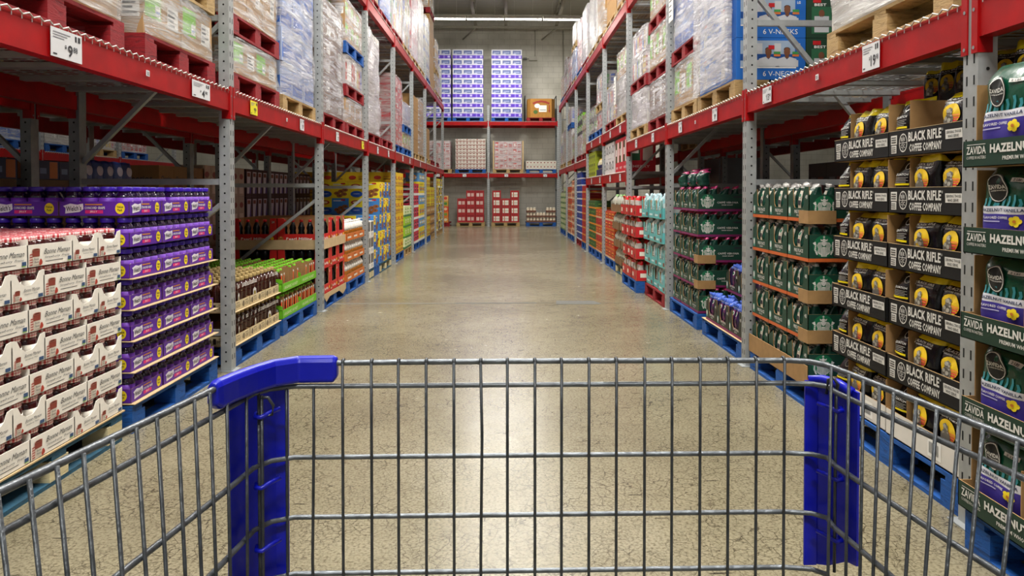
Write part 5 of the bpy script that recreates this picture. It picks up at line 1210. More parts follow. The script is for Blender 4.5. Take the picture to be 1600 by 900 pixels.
# low pile of violet bags, then the tall magenta-banded cases
VBG = M('2a1c44', .3, 0, .3, 0, 20, .6); VBT = M('4668c8', .3, .1, .3, 0, 30); bagU = [bag_parts(.1, .085, .235, VBG, VBT, sb_art('6a2a60', 'b83a80'), s, .84, .016, fo, n=18, nv=11) for s, fo in ((41, .5), (42, -.3), (43, .2))]
sbU = sb_case('7a1a58', 'CAFFÈ VERONA', 'DARK ROAST', .31, .5, M('20281f', .5, 0, .1), .12, .06)
put_pallet('R', 'blue', 5.22, 1.06, 0, 'blue pallet under the low pile of violet coffee bags', 'pallets on the floor along the right', x=XR+.02)
a = MB(); a.box(0, 0, 0, 1.06, .95, .004, KRAFTL); put('R', 'slip_sheet', a.mesh('s'), 'brown card sheet under the violet coffee bags', 'card sheet', None, 5.22, 1.06, .1405, .015)
for k in range(2):
    for c in range(3):
        yn = 5.25+.315*c; ins = .03+.17*k
        put('R', 'coffee_case', sbU, 'dark case of violet-topped bags, %s tier, %s from near end' % (('lower', 'upper')[k], ORD[c]), 'coffee case', 'dark cases of violet coffee bags', yn, .31, .146+.24*k, ins)
        fill_case('R', yn, .31, .15+.24*k, ins, bagU, 3, 'violet topped coffee bag, %s tier, %s case from near end' % (('lower', 'upper')[k], ORD[c]), 'violet coffee bags, tier %d case %d' % (k+1, c+1), 3 if k else 1, 3, .1)
put_pallet('R', 'blue', 6.46, 1.06, 0, 'blue pallet under the tall magenta-banded coffee cases', 'pallets on the floor along the right', x=XR+.02)
for k in range(5):
    z = .146+.226*k
    for c in range(3):
        yn = 6.47+.33*c; dyy = (.0, .02, .0, .025, .028)[k]
        put('R', 'coffee_case', sbV, 'green coffee case with magenta band, %s tier, %s from near end' % (tier(k, 5), ORD[c]), 'coffee case', 'green coffee cases with magenta bands', yn+dyy*(c == 0), .3, z, .035)
        fill_case('R', yn+dyy*(c == 0), .3, z+.004, .035, bagV, 3, 'pink-topped coffee bag, %s tier, %s case from near end' % (tier(k, 5), ORD[c]), 'pink-topped coffee bags, tier %d case %d' % (k+1, c+1), 1 if c == 0 else (3 if k == 4 else 0), 4 if c == 0 else 2 if k == 4 else 1, .092)
    if k in (1, 2): put('R', 'corner_board', prot, 'brown card corner piece on the magenta-banded cases, %s tier' % tier(k, 5), 'corner board', None, 6.462, .135, z-.01, .0287)
r_ = random.Random(5)
for i in range(8):
    put('R', 'coffee_bag', bagV[i % 2], 'slumped loose coffee bag on top of the magenta-banded cases', 'coffee bag', 'loose bags on the magenta-banded cases', 6.62+.105*i, 0, 1.274, .045+.03*(i % 3), dy=r_.uniform(-.3, .3), sc=(1.05, 1.3, .62+.08*(i % 3)))
# teal coffee cases
TL = M('5fb6b8', .5, 0, .06); TLB = M('8fc6cc', .3, 0, .25, 0, 18); TLT = M('bfdde4', .3, 0, .25, 0, 20)
def teal_art(f, w, h):
    f.rect(w*.2, h*.35, w*.6, h*.45, flat('dfe8e6'), .001); f.poly([(w*.35, h*.58), (w*.5, h*.72), (w*.62, h*.6), (w*.56, h*.55), (w*.66, h*.52), (w*.4, h*.5)], flat('1f6a70'), .003); f.rect(w*.3, h*.42, w*.4, h*.02, INKG, .003); f.rect(w*.2, h*.15, w*.3, h*.1, flat('8c3a2a'), .003)
bagT = [bag_parts(.13, .09, .27, TLB, TLT, teal_art, s, .8, .018, fo, n=18, nv=11) for s, fo in ((51, .3), (52, -.3))]
def teal_case():
    a = MB(); w, d, hh = .34, .42, .2; f = front(a); f.panel([(0, 0), (w, 0), (w, hh), (w*.85, hh), (w*.8, .09), (w*.25, .09), (w*.2, hh), (0, hh)], .004, TL, KRAFT)
    f.rect(w*.72, .02, w*.2, .04, flat('7a3a24')); f.rect(w*.1, .03, w*.4, .02, flat('cfe8e8'))
    r2 = rside(a, w); r2.panel([(0, 0), (d, 0), (d, .12), (.3, .12), (.28, .2), (.08, .2), (.06, .12), (0, .12)], .004, TL, KRAFT); r2.rect(.09, .07, .18, .12, flat('e4ecea'), .001); r2.poly([(.14, .12), (.18, .165), (.23, .13), (.2, .11)], flat('1f6a70'), .002); r2.ring(.2, .035, .02, .02, .003, WHITE)
    for p_ in range(3): r2.rect(.02+.012*p_, .12, .006, .05, WHITE, .001)
    lside(a, d).panel([(0, 0), (d, 0), (d, .2), (0, .2)], .004, TL, KRAFT); Face(a, (w, d, 0), (-1, 0, 0)).panel([(0, 0), (w, 0), (w, .2), (0, .2)], .004, TL, KRAFT); a.box(0, 0, 0, w, d, .003, KRAFT); return a.mesh('teal_case')
tlc = teal_case()
put_pallet('R', 'red', 7.7, 1.06, 0, 'red pallet under the leaning teal coffee cases', 'pallets on the floor along the right', x=XR+.0)
for k in range(4):
    for c in range(3):
        yn = 7.7+.35*c; ins = .02-.018*k+rnd.uniform(-.01, .01); z = .146+.262*k
        put('R', 'coffee_case', tlc, 'teal coffee case, %s tier, %s from near end' % (tier(k, 4), ORD[c]), 'coffee case', 'teal coffee cases', yn, .34, z, ins, dy=rnd.uniform(-.03, .03))
        fill_case('R', yn, .34, z+.004, ins, bagT, 2, 'pale teal coffee bag, %s tier, %s case from near end' % (tier(k, 4), ORD[c]), 'pale teal coffee bags, tier %d case %d' % (k+1, c+1), 2 if (c == 0 or k == 3) else 0, 2, .13)
# red coffee cases
RD = M('c01a22', .5, 0, .06); RDB = M('b8b2ac', .3, .1, .3, 0, 18); RDT = M('c8141e', .25, 0, .15)
bagR = [bag_parts(.12, .09, .24, RDB, RDT, lambda f, w, h: (f.rect(w*.1, h*.1, w*.3, h*.6, RDT, .001), f.rect(w*.5, h*.3, w*.35, h*.25, INKG, .001)), s, .78, .018, fo, n=16, nv=10) for s, fo in ((61, .3), (62, -.3))]
def red_tray():
    a = MB(); w, d, h = .34, .42, .13
    for f, W_ in ((front(a), w), (rside(a, w), d), (lside(a, d), d), (Face(a, (w, d, 0), (-1, 0, 0)), w)): f.panel([(0, 0), (W_, 0), (W_, h), (0, h)], .004, RD, KRAFT); f.rect(.05, .04, .09, .05, CREAM); f.rect(W_-.08, .02, .04, .04, flat('5a1216'))
    a.box(0, 0, 0, w, d, .003, KRAFT); a.box(.165, .02, .003, .17, .4, .22, KRAFT); return a.mesh('red_tray')
rdt = red_tray()
put_pallet('R', 'blue', 8.86, 1.06, 0, 'blue pallet jutting into the aisle under the red coffee trays', 'pallets on the floor along the right', x=XR-.09)
for k in range(4):
    for c in range(3):
        yn = 8.86+.35*c; z = .146+.262*k; ins = -.08-.01*k+rnd.uniform(-.01, .01)
        put('R', 'coffee_tray', rdt, 'red coffee tray, %s tier, %s from near end' % (tier(k, 4), ORD[c]), 'coffee tray', 'red coffee trays', yn, .34, z, ins, dy=rnd.uniform(-.03, .03))
        fill_case('R', yn, .34, z+.004, ins, bagR, 2, 'silver and red coffee bag, %s tier, %s tray from near end' % (tier(k, 4), ORD[c]), 'red coffee bags, tier %d tray %d' % (k+1, c+1), 2 if (c == 0 or k == 3) else 0, 2, .12)
# brown open cases, leaning
BR2 = M('80603e', .7, 0, .1); bagK = [bag_parts(.12, .09, .25, M('c4c6b8', .35, 0, .25, 0, 20), M('6aa04a', .4, 0, .2), lambda f, w, h: (f.rect(w*.2, h*.2, w*.5, h*.3, flat('5a4030'), .001),), 71, .85, .02, .3, n=14, nv=9)]
def brown_tray():
    a = MB(); w, d, h = .34, .42, .11
    for f, W_ in ((front(a), w), (rside(a, w), d), (lside(a, d), d), (Face(a, (w, d, 0), (-1, 0, 0)), w)): f.panel([(0, 0), (W_, 0), (W_, h), (0, h)], .004, BR2, KRAFT)
    a.box(0, 0, 0, w, d, .003, KRAFT); return a.mesh('brown_tray')
bt = brown_tray()
put_pallet('R', 'worn', 10.2, 1.1, 0, 'dark pallet under the brown open trays', 'pallets on the floor along the right', small=True)
for k in range(4):
    for c in range(3):
        yn = 10.25+.35*c; z = .146+.262*k; ins = .02-.02*k
        put('R', 'coffee_tray', bt, 'brown open coffee tray, %s tier, %s from near end' % (tier(k, 4), ORD[c]), 'coffee tray', 'brown coffee trays', yn, .34, z, ins, dy=rnd.uniform(-.03, .03))
        fill_case('R', yn, .34, z+.004, ins, bagK, 2, 'pale green coffee bag, %s tier, %s brown tray' % (tier(k, 4), ORD[c]), 'pale green coffee bags, tier %d tray %d' % (k+1, c+1), 0, 1, .12)
# far right stacks
def rr(c0, *arts): return carton(.34, .3, .15, flat(c0), art_bands(*arts))
ra, rb, rg, ro_ = rr('b41c1c', '8c1414', 'd88a28', 'c23a2a'), rr('c8301c', 'e8a040', 'c86a20', '7a1010'), rr('2f5a26', '1f4a1c', 'e08a1c', '6a9a3a'), rr('c04018', 'e0a030', 'd8b890', '8a1c10')
put_pallet('R', 'blue', 11.42, 1.08, 0, 'blue pallet under the red and orange canned goods', 'pallets on the floor along the right', small=True)
stack('R', 11.44, .34, 3, .153, 5, lambda k, i: (ro_, rb)[k % 2], 'red carton with orange base', 'carton', 'red and orange cartons', d=.3, deep=0, name='canned_food_carton')
put_pallet('R', 'blue', 12.7, 1.1, 0, 'blue pallet under the red and peach cartons', 'pallets on the floor along the right', small=True)
stack('R', 12.72, .34, 3, .153, 5, lambda k, i: (ro_, ra)[k % 2], 'dark red and peach carton', 'carton', 'dark red cartons', d=.3, deep=0, name='canned_food_carton')
put_pallet('R', 'blue', 13.86, 1.1, 0, 'blue pallet under the green and orange cartons', 'pallets on the floor along the right', small=True)
stack('R', 13.88, .34, 3, .153, 6, lambda k, i: (rg, rg, rg)[k % 3], 'dark green carton with orange base', 'carton', 'green and orange cartons', d=.3, deep=0, name='canned_food_carton')
bl_ = rr('1a3a98', '1a2c70', 'd8dce8', '3a6ac8'); pk_ = rr('d8a078', 'b03a4a', 'f0d8c0', '8a2a2a'); gn_ = rr('a8bc8a', 'e0e8d0', '4a7a4a', 'd8d0a0')
put_pallet('R', 'blue', 15.2, 1.1, 0, 'blue pallet under the red stack past the sixth upright', 'pallets on the floor along the right', small=True)
stack('R', 15.2, .34, 3, .153, 8, lambda k, i: ra, 'bright red carton of the tall stack', 'carton', 'bright red cartons', d=.3, deep=0, name='canned_food_carton')
put_pallet('R', 'red', 16.36, 1.1, 0, 'red pallet under the blue cartons', 'pallets on the floor along the right', small=True)
stack('R', 16.36, .34, 3, .153, 10, lambda k, i: bl_, 'deep blue carton with white base', 'carton', 'deep blue cartons', d=.3, deep=0, name='canned_food_carton')
put_pallet('R', 'blue', 17.7, 1.1, 0, 'blue pallet under the peach and red cartons', 'pallets on the floor along the right', small=True)
stack('R', 17.7, .34, 3, .153, 9, lambda k, i: pk_, 'peach and red carton', 'carton', 'peach cartons', d=.3, deep=0, name='grocery_carton')
put_pallet('R', 'blue', 18.86, 1.1, 0, 'blue pallet under the peach cartons, far half', 'pallets on the floor along the right', small=True)
stack('R', 18.86, .34, 3, .153, 8, lambda k, i: (pk_, rb)[k % 2], 'peach or orange carton of the farther stack', 'carton', 'farther peach cartons', d=.3, deep=0, name='grocery_carton')
put_pallet('R', 'blue', 20.2, 1.1, 0, 'blue pallet under the pale green cartons', 'pallets on the floor along the right', small=True)
stack('R', 20.2, .34, 3, .153, 8, lambda k, i: gn_, 'pale green carton', 'carton', 'pale green cartons', d=.3, deep=0, name='grocery_carton')
put_pallet('R', 'blue', 21.36, 1.1, 0, 'blue pallet under the last pale cartons on the right', 'pallets on the floor along the right', small=True)
stack('R', 21.36, .34, 3, .153, 7, lambda k, i: gn_, 'pale green carton of the last stack', 'carton', 'last pale green cartons', d=.3, deep=0, name='grocery_carton')
# raised double shelf
SH = 1.37+BH+.012
yg = carton(.27, .3, .16, flat('94a01c'), lambda f, w, h: (f.rect(w*.1, h*.3, w*.8, h*.3, flat('6e7a14'), .001), f.rect(w*.3, h*.6, w*.4, h*.2, flat('b8c83a'), .002)))
wl = carton(.33, .35, .25, flat('d6d4d4'), lambda f, w, h: (f.rect(w*.55, h*.3, w*.3, h*.5, flat('20242c'), .001), f.rect(w*.62, h*.42, w*.16, h*.25, flat('b8bcc4'), .002), f.rect(w*.1, h*.25, w*.2, h*.4, flat('8a8c92'), .001)))
rg2 = carton(.36, .4, .5, flat('c41c30'), lambda f, w, h: (f.rect(w*.1, h*.3, w*.35, h*.6, flat('2a5a3a'), .001), f.rect(w*.55, h*.3, w*.35, h*.6, flat('e8dcd8'), .001), f.rect(w*.15, h*.5, w*.25, h*.2, WHITE, .002), f.text('MERRY', w*.2, h*.1, w*.6, h*.07, flat('f0c8c8'), .002)))
stack('R', 10.25, .36, 3, .5, 1, rg2, 'red gift carton with green and white windows on the raised shelf', 'carton', 'red gift cartons', z0=SH, d=.4)
stack('R', 11.5, .33, 3, .252, 2, wl, 'white appliance box with dark picture on the raised shelf', 'carton', 'white appliance boxes', z0=SH, d=.35)
nb = bag_parts(.13, .1, .2, flat('d8d0b0'), flat('e8c020'), lambda f, w, h: (f.rect(w*.1, h*.1, w*.8, h*.3, NAVY, .001),), 81, .8, .02, .2, n=12, nv=8)
for i in range(6): put('R', 'snack_bag', nb, 'yellow topped snack bag on the raised shelf between white boxes and green crates', 'bag', 'snack bags on the raised shelf', 12.75+.15*i+.13, 0, SH+.12, .05)
a = MB(); a.box(0, 0, 0, .95, .35, .118, NAVY); put('R', 'carton', a.mesh('n'), 'navy tray under the snack bags on the raised shelf', 'carton', None, 12.72, .95, SH, .03)
stack('R', 13.85, .27, 4, .162, 3, yg, 'yellow-green crate on the raised shelf', 'crate', 'yellow-green crates', z0=SH, d=.3, name='crate')
# ================================================================ rows behind: cartons facing the next aisles, and the next aisle's shelf
def text_carton(w, d, h, m, txt, tm, extra=None):
    a = MB(); a.box(0, 0, 0, w, d, h, m)
    for f, W_ in ((rside(a, w), d), (front(a), w), (lside(a, d), d), (Face(a, (w, d, 0), (-1, 0, 0)), w)):
        if txt: f.text(txt, W_*.15, h*.55, W_*.7, h*.16, tm, .0014, .02)
        if extra: extra(f, W_, h)
    return a.mesh('text_carton')
KB = M('8f6a42', .8, 0, .08); OATS = flat('7a3a1a')
chx = text_carton(.3, .4, .33, KB, 'Cheerios', INK, lambda f, w, h: f.ell(w*.5, h*.3, w*.25, h*.16, OATS, .001, 14))
blo = text_carton(.24, .3, .13, flat('18244a'), '', INK, lambda f, w, h: (f.rect(w*.55, h*.05, w*.38, h*.9, flat('b0602a'), .001), f.rect(w*.1, h*.3, w*.3, h*.3, flat('6a7aa0'), .001)))
XB = XL-1.07-.27
def back(name, proto, lab, cat, grp, y, z, x=XB, rz=-math.pi/2): return inst(name, proto, lab, cat, grp, (x, y, z), rz)
def bstack(proto, w, h, n, tiers, y0, what, grp, x=XB, side='L', z0=.145, gap=.006, nm='shipping_carton'):
    ys = []; y = y0
    for i in range(n):
        for u in range(-1, 9):
            up = (YL0 if side == 'L' else YR0)+B*u
            if y < up+.095 and y+w > up-.01: y = up+.1
        ys.append(y); y += w+gap
    for k in range(tiers):
        for i in range(n):
            rz = math.pi/2 if side == 'L' else -math.pi/2
            inst(nm, proto, what+', %s tier, column %s' % (tier(k, tiers), (ORD+['thirteenth', 'fourteenth', 'fifteenth'])[i]), 'carton', grp, (x, ys[i]+(0 if side == 'L' else w), z0+h*k), rz)
def bpal(y, n, x, side, lab):
    for i in range(n):
        inst('pallet', pallet('wood', 1.1, True), lab+', %s' % ORD[i], 'pallet', 'pallets of the rows behind', (x, y+1.2*i+(0 if side == 'L' else 1.1), 0), math.pi/2 if side == 'L' else -math.pi/2)
bpal(2.7, 2, XB+.02, 'L', 'wood pallet behind the jam and jelly'); bpal(5.2, 2, XB+.02, 'L', 'wood pallet behind the honey'); bpal(7.7, 2, XB+.02, 'L', 'wood pallet behind the syrup'); bpal(10.2, 2, XB+.02, 'L', 'wood pallet behind the juice'); bpal(12.7, 2, XB+.02, 'L', 'wood pallet behind the yellow stack')
base = text_carton(.36, .6, .386, M('5e4630', .8, 0, .1), '', INK)
bstack(base, .36, .388, 10, 3, 2.72, 'plain brown carton behind the jelly stack', 'plain brown cartons behind the jelly')
bstack(blo, .24, .132, 9, 1, 3.2, 'dark blue and orange carton on the rear stack above the jelly', 'dark blue and orange cartons', z0=.145+.388*3)
pb = bag_parts(.15, .08, .16, M('3a4a80', .4, 0, .4, 0, 15), M('2a3a80', .4, 0, .1), lambda f, w, h: (f.ell(w*.5, h*.5, w*.3, h*.25, flat('b8b0c0'), .001),), 91, .9, .01, n=14, nv=8)
for i in range(5): inst('snack_bag', pb, 'dark blue printed snack bag standing behind the purple lids, %s' % ORD[i], 'bag', 'dark blue snack bags', (XB-.02, 5.72+.152*i, .145+.388*3+.002), math.pi/2)
bstack(chx, .3, .332, 3, 4, 6.9, 'brown cereal carton lettered in black, behind the honey', 'brown cereal cartons')
cr1 = text_carton(.2, .3, .34, M('b5a08c', .7, 0, .1), '', INK, lambda f, w, h: (f.ell(w*.5, h*.7, w*.3, h*.1, flat('8a3a34'), .001), f.rect(w*.2, h*.1, w*.6, h*.3, flat('d8c8b8'), .001)))
cr2 = text_carton(.2, .3, .34, M('3a1620', .6, 0, .1), '', INK, lambda f, w, h: (f.poly([(w*.15, h*.1), (w*.5, h*.1), (w*.85, h*.9), (w*.15, h*.9)], flat('c8c0cc'), .001), f.poly([(w*.5, h*.1), (w*.85, h*.1), (w*.85, h*.7)], flat('4a2a80'), .001), f.rect(w*.2, h*.72, w*.5, h*.14, flat('7a3a2a'), .002)))
bstack(cr1, .2, .342, 6, 4, 7.9, 'pale brown snack carton behind the red syrup cases', 'pale brown snack cartons')
bstack(cr2, .2, .342, 14, 4, 9.2, 'purple and white snack carton in the rear row', 'purple snack cartons')
bstack(yc, .35, .238, 6, 6, 12.72, 'yellow carton of the rear row on the left', 'rear yellow cartons')
# shelf across the next aisle on the left
for i, (y, kinds) in enumerate([(5.2, 'white'), (6.35, 'bluish'), (7.7, 'multi'), (8.9, 'white'), (10.2, 'pink'), (11.4, 'bluish'), (12.7, 'white'), (13.9, 'multi'), (15.2, 'pink')]):
    put_pallet('L', ('blue', 'wood', 'blue')[i % 3], y, 1.1, ZA, 'pallet on the far shelf across the next aisle, %s from the near end' % ORD[i], 'pallets across the next aisle', x=-7.78, small=True)
    load('L', kinds, y+.02, 1.06, .95, 1.0, ZA+.142, '%s on shelf across next aisle, %s from near end' % (KINDS[kinds][2], ORD[i]), x=-7.79, wrap=i % 3)
    load('L', ('kraft', 'multi', 'red')[i % 3], y+.02, 1.06, .95, 1.35, .145, '%s on floor across next aisle, %s from near end' % (KINDS[('kraft', 'multi', 'red')[i % 3]][2], ORD[i]), x=-7.79, wrapped=False)
    put_pallet('L', 'wood', y, 1.1, 0, 'floor pallet across the next aisle, %s from the near end' % ORD[i], 'floor pallets across the next aisle', x=-7.78, small=True)
# loads on the shelves behind, left
for i, y in enumerate((2.7, 3.9, 5.2, 6.4, 7.7, 8.9, 10.2, 11.4, 12.7, 13.9)):
    put_pallet('L', 'wood', y, 1.08, ZA, 'wood pallet on the rear left row, %s' % ORD[i], 'pallets on the rear left row', x=XB+.02, small=True)
    load('L', ('kraft', 'brown', 'grey')[i % 3], y+.02, 1.04, .9, 1.3, ZA+.142, '%s on rear left row, %s from near end' % (KINDS[('kraft', 'brown', 'grey')[i % 3]][2], ORD[i]), x=XB-.02, wrap=i % 3)
# right rear row
XRB = XR+1.07+.27
drk = text_carton(.4, .6, .45, M('2e2a2c', .6, 0, .15), '', INK, lambda f, w, h: (f.rect(w*.15, h*.2, w*.3, h*.5, flat('5c5a5e'), .001), f.rect(w*.55, h*.2, w*.3, h*.5, flat('6a2a22'), .001)))
bpal(2.7, 2, XRB-.02, 'R', 'wood pallet behind the coffee'); bpal(5.2, 2, XRB-.02, 'R', 'wood pallet behind the green coffee'); bpal(7.7, 2, XRB-.02, 'R', 'wood pallet behind the teal coffee'); bpal(10.2, 2, XRB-.02, 'R', 'wood pallet behind the brown trays')
bstack(drk, .4, .452, 5, 2, 2.72, 'dark carton of the rear right row behind black coffee', 'dark rear cartons nearest', x=XRB, side='R')
bstack(drk, .4, .452, 5, 3, 5.22, 'dark carton of the rear right row behind violet coffee', 'dark rear cartons second', x=XRB, side='R')
bstack(drk, .4, .452, 5, 2, 7.72, 'dark carton of the rear right row behind teal coffee', 'dark rear cartons third', x=XRB, side='R')
big = text_carton(1.0, .6, 1.2, M('77787e', .6, 0, .06), '', INK)
inst('grey_panel_carton', big, 'large plain grey crate in the rear right row behind the red trays', 'crate', None, (XRB, 11.3, .145), -math.pi/2, (1, 1, 1.3))
for i, y in enumerate((2.7, 3.9, 5.2, 6.4, 7.7, 8.9, 10.2, 11.4)):
    put_pallet('R', 'wood', y, 1.08, ZA, 'wood pallet on the rear right row, %s' % ORD[i], 'pallets on the rear right row', x=XRB-.02, small=True)
    load('R', ('kraft', 'brown', 'dark')[i % 3], y+.02, 1.04, .9, 1.3, ZA+.142, '%s on rear right row, %s from near end' % (KINDS[('kraft', 'brown', 'dark')[i % 3]][2], ORD[i]), x=XRB+.02, wrap=i % 3)

# ================================================================ shopping cart
CYF = .8; RZ = 1.032
LEV = [1.007, .9295, .864, .802, .742, .684, .626, .568, .51]
def lx(y, z): return -.271-(.709-y)*.166+(RZ-z)*max(.015, min(.1, .1-.33*(y-.45)))      # left side wall
def rx(y, z): return .3515+(.74-y)*.150-(RZ-z)*max(.008, min(.1, .01+.54*(.709-y)))       # right side wall
Y_END = .12
cart = obj('shopping_cart', None, None, (0, 0, 0))
cart['label'] = 'grey wire shopping cart with blue plastic corners in the foreground'; cart['category'] = 'shopping cart'
def part(name, mb, parent=cart, m=None): return obj(name, mb.mesh(name), parent)
rim_pts = [(lx(Y_END, RZ), Y_END, RZ), (lx(.35, RZ), .35, RZ), (lx(.6, RZ), .6, RZ), (-.271, .709, RZ), (-.262, .745, RZ), (-.245, .782, RZ), (-.222, .8, RZ), (-.1, .803, RZ), (.05, .804, RZ), (.2, .803, RZ), (.315, .8, RZ), (.334, .793, RZ), (.345, .776, RZ), (.3515, .74, RZ), (rx(.6, RZ), .6, RZ), (rx(.35, RZ), .35, RZ), (rx(Y_END, RZ), Y_END, RZ)]
a = MB(); a.tube(rim_pts, .0031, CHROME, 10); rimo = part('rim', a)
bk = obj('wire_basket', None, cart)
for z in LEV:
    s_ = .0028
    pts = [(lx(y, z), y, z) for y in (Y_END, .35, .6, .72)]+[(-.262, .77, z), (-.25, .79, z), (-.228, CYF, z), (0, CYF, z), (.31, CYF, z), (.338, .795, z), (.35, .783, z)]+[(rx(y, z), y, z) for y in (.76, .6, .35, Y_END)]
    a = MB(); a.tube(pts, s_, CHROME, 8); part('horizontal_wire', a, bk)
fx = [-.206, -.175, -.144, -.115, -.085, -.055, -.026, .003, .033, .062, .092, .122, .153, .183, .214, .245, .276, .307]
ZBOT = .505
fx = [-.235]+fx
for i, x in enumerate(fx):
    a = MB(); top = RZ+.001 if i > 1 else 1.006
    a.tube([(x, CYF-.0045, top), (x+(.0015 if i == 7 else 0), CYF-.0045, .95), (x-(.002 if i == 1 else 0), CYF-.0045, .82), (x, CYF-.0045, ZBOT)], .00165, CHROMEL, 7)
    if i > 1: a.tube([(x, CYF-.0045, RZ), (x, CYF-.001, RZ+.0035), (x, CYF+.003, RZ+.003)], .0018, CHROMEL, 6)
    part('vertical_wire', a, bk)
ly = [.165, .19, .214, .238, .262, .286, .31, .334, .358, .382, .406, .430, .4535, .477, .5, .524, .553, .58, .605, .632, .657, .681, .709, .745, .775]
for y in ly:
    a = MB(); x0, x1 = lx(y, RZ), lx(y, .6)
    if y > .72: x0 = x1 = -.2645+(y-.745)*.07
    xb = x0+(x1-x0)*(RZ-ZBOT)/(RZ-.6); a.tube([(x0+.0045, y, RZ+.001), ((x0*.6+xb*.4)+.0045+rnd.uniform(-.0006, .0006), y, RZ*.6+ZBOT*.4), (xb+.0045, y, ZBOT)], .00165, CHROMEL, 7); part('vertical_wire', a, bk)
ryl = [.165, .188, .211, .235, .258, .282, .305, .33, .354, .379, .403, .428, .453, .478, .503, .53, .562, .586, .611, .636, .665, .685, .709, .732, .762]
for y in ryl:
    a = MB(); a.tube([(rx(y, RZ)-.0045, y, RZ+.001), (rx(y, .8)-.0045+rnd.uniform(-.0006, .0006), y, .8), (rx(y, ZBOT)-.0045, y, ZBOT)], .00165, CHROMEL, 7); part('vertical_wire', a, bk)
for x in fx[1::2]: a = MB(); a.tube([(x, CYF-.004, ZBOT), (x, Y_END, ZBOT+.0)], .0022, CHROMEL, 6); part('floor_wire', a, bk)
# blue corner bumper on the left rim
def sweep(pts, prof, m):
    a = MB(); n = len(prof); v = []
    P_ = [Vector(p) for p in pts]
    for i, p in enumerate(P_):
        d_ = (P_[min(i+1, len(P_)-1)]-P_[max(i-1, 0)]).normalized(); sd = Vector((-d_.y, d_.x, 0))
        s_ = .72 if i in (0, len(P_)-1) else 1
        v += [p+sd*u*s_+Vector((0, 0, w*s_)) for u, w in prof]
    f = [(i*n+k, i*n+(k+1) % n, (i+1)*n+(k+1) % n, (i+1)*n+k) for i in range(len(P_)-1) for k in range(n)]
    f += [tuple(range(n))[::-1], tuple((len(P_)-1)*n+k for k in range(n))]
    a.add(v, f, m, False); return a
prof = [(.004, -.021), (.0085, -.019), (.0085, .001), (.006, .006), (.001, .0085), (-.004, .007), (-.0065, .002), (-.0065, -.018), (-.003, -.021)]
bp = [(-.2735, .695, RZ), (-.2725, .703, RZ), (-.267, .728, RZ), (-.258, .757, RZ), (-.246, .783, RZ), (-.224, .8, RZ), (-.205, .801, RZ), (-.186, .802, RZ), (-.1815, .802, RZ)]
bo = part('corner_bumper', sweep(bp, prof, BLUEP))
md = bo.modifiers.new('bevel', 'BEVEL'); md.width = .0018; md.segments = 2; md.limit_method = 'ANGLE'
# blue corner guards
def guard(pts, z0, z1, zc, side):
    a = MB()
    n = len(pts)
    v = []; inn = []
    for z in (z0, z1):
        for x, y in pts: v.append((x, y, z))
    cx = sum(p[0] for p in pts)/n; cy = sum(p[1] for p in pts)/n
    for i in range(n-1):
        (xa, ya), (xb, yb) = pts[i], pts[i+1]; zb0 = zc[i]
        d_ = Vector((xb-xa, yb-ya, 0)).normalized(); nn = Vector((d_.y, -d_.x, 0))*.0025
        if (nn.x*(.05-xa)) > 0: nn = -nn
        q = [(xa, ya, zb0), (xb, yb, zc[i+1]), (xb, yb, z1), (xa, ya, z1)]
        a.add([Vector(t) for t in q]+[Vector(t)+nn for t in q], [(0, 1, 2, 3), (7, 6, 5, 4), (0, 4, 5, 1), (1, 5, 6, 2), (2, 6, 7, 3), (3, 7, 4, 0)], BLUEP)
    return a
gl = part('corner_guard', guard([(-.2775, .745), (-.2715, .775), (-.262, .795), (-.25, .806), (-.2365, .808)], .56, 1.0085, [.56]*5, -1))
gr = part('corner_guard', guard([(.334, .808), (.348, .808), (.359, .8), (.3675, .775), (.3685, .755)], .56, 1.008, [.801, .801, .803, .82, .825], 1))
def hook(x, y, z, sgn):
    a = MB(); a.tube([(x+sgn*.014, y+.012, z+.003), (x+sgn*.006, y+.002, z+.0015), (x, y-.0055, z-.001), (x-sgn*.006, y-.004, z-.001), (x-sgn*.008, y+.004, z)], .0024, BLUEP, 8); return a
for z in (.985, .911, .845, .78, .715, .65): part('hook', hook(-.2525, .771, z, 1), gl); part('hook', hook(.3545, .776, z, -1), gr)
a = MB(); a.tube([(-.2525, .768, 1.006), (-.2525, .769, .9), (-.2525, .769, .56)], .0017, CHROMEL, 7); part('corner_wire', a)
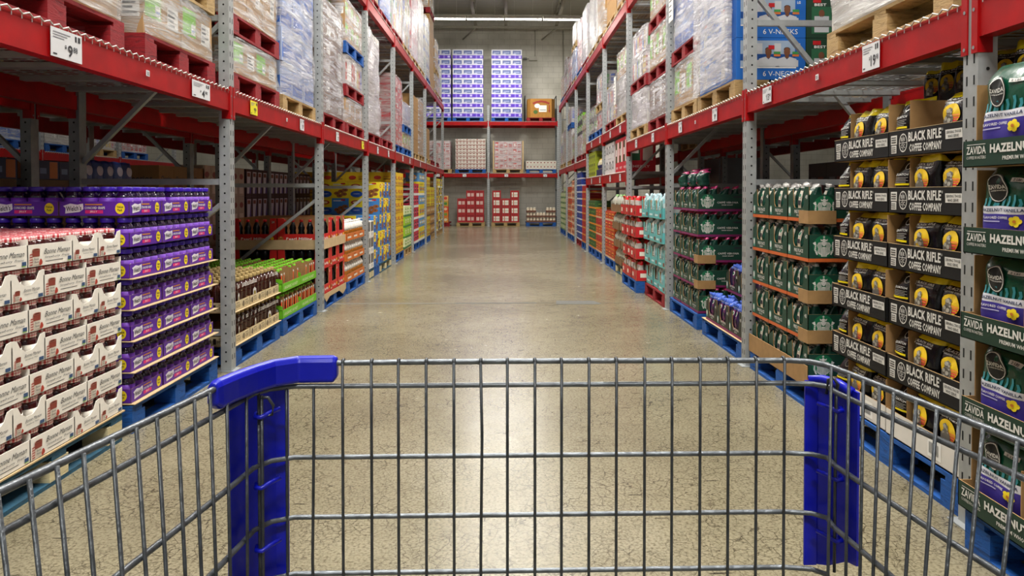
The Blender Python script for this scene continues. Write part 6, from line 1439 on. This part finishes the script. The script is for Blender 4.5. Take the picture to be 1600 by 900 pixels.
a = MB(); a.tube([(.3535, .772, 1.006), (.3535, .773, .9), (.3535, .773, .81)], .0017, CHROMEL, 7); a.tube([(.3535, .772, 1.004), (.3535, .768, 1.013), (.351, .772, 1.019), (.3475, .778, 1.016), (.3475, .782, 1.0)], .0019, CHROMEL, 7); part('corner_wire', a)
a = MB(); a.tube([(-.2525, .768, 1.004), (-.246, .768, 1.004), (-.241, .77, .995), (-.243, .772, .985), (-.2525, .771, .984)], .0017, CHROMEL, 7); part('corner_wire', a)
a = MB(); a.tube([(.338, .806, 1.0085), (.352, .8, 1.0105), (.362, .785, 1.01), (.367, .765, 1.006)], .0052, BLUEP, 8); part('guard_cap', a, gr)
# chassis, handle and wheels below the picture
a = MB(); a.tube([(-.2, .78, .49), (-.22, .4, .44), (-.26, -.02, .36), (-.26, -.05, .18), (-.2, .72, .16), (.3, .72, .16), (.36, -.05, .18), (.36, -.02, .36), (.32, .4, .44), (.3, .78, .49)], .011, CHROME, 8); part('chassis', a)
a = MB(); a.tube([(-.26, -.02, .36), (-.34, -.04, .98)], .011, CHROME, 8); a.tube([(.36, -.02, .36), (.44, -.04, .98)], .011, CHROME, 8); part('handle_post', a)
a = MB(); a.tube([(-.34, -.04, .98), (.44, -.04, .98)], .014, BLUEP, 10); part('handle', a)
a = MB(); a.tube([(-.33, Y_END, RZ), (-.34, -.04, .98)], .004, CHROME, 8); a.tube([(.443, Y_END, RZ), (.44, -.04, .98)], .004, CHROME, 8); part('handle_brace', a)
for x, y in ((-.19, .7), (.29, .7), (-.25, -.02), (.35, -.02)):
    cst = MB(); cst.box(x-.02, y-.02, .1, x+.02, y+.02, .17, GALVD); co = part('caster', cst)
    wm = MB(); n = 20; wm.tube([(x-.014, y, .062), (x+.014, y, .062)], .06, M('2a2a2c', .6), n); part('wheel', wm, co)
# wall panels at the far sides of the store
mb = MB(); mb.box(-16.2, -6, 0, -16, YB, 7.9, BLK); struct('wall_left', mb.mesh('wall_left'))
mb = MB(); mb.box(14, -6, 0, 14.2, YB, 7.9, BLK); struct('wall_far_right', mb.mesh('wall_far_right'))
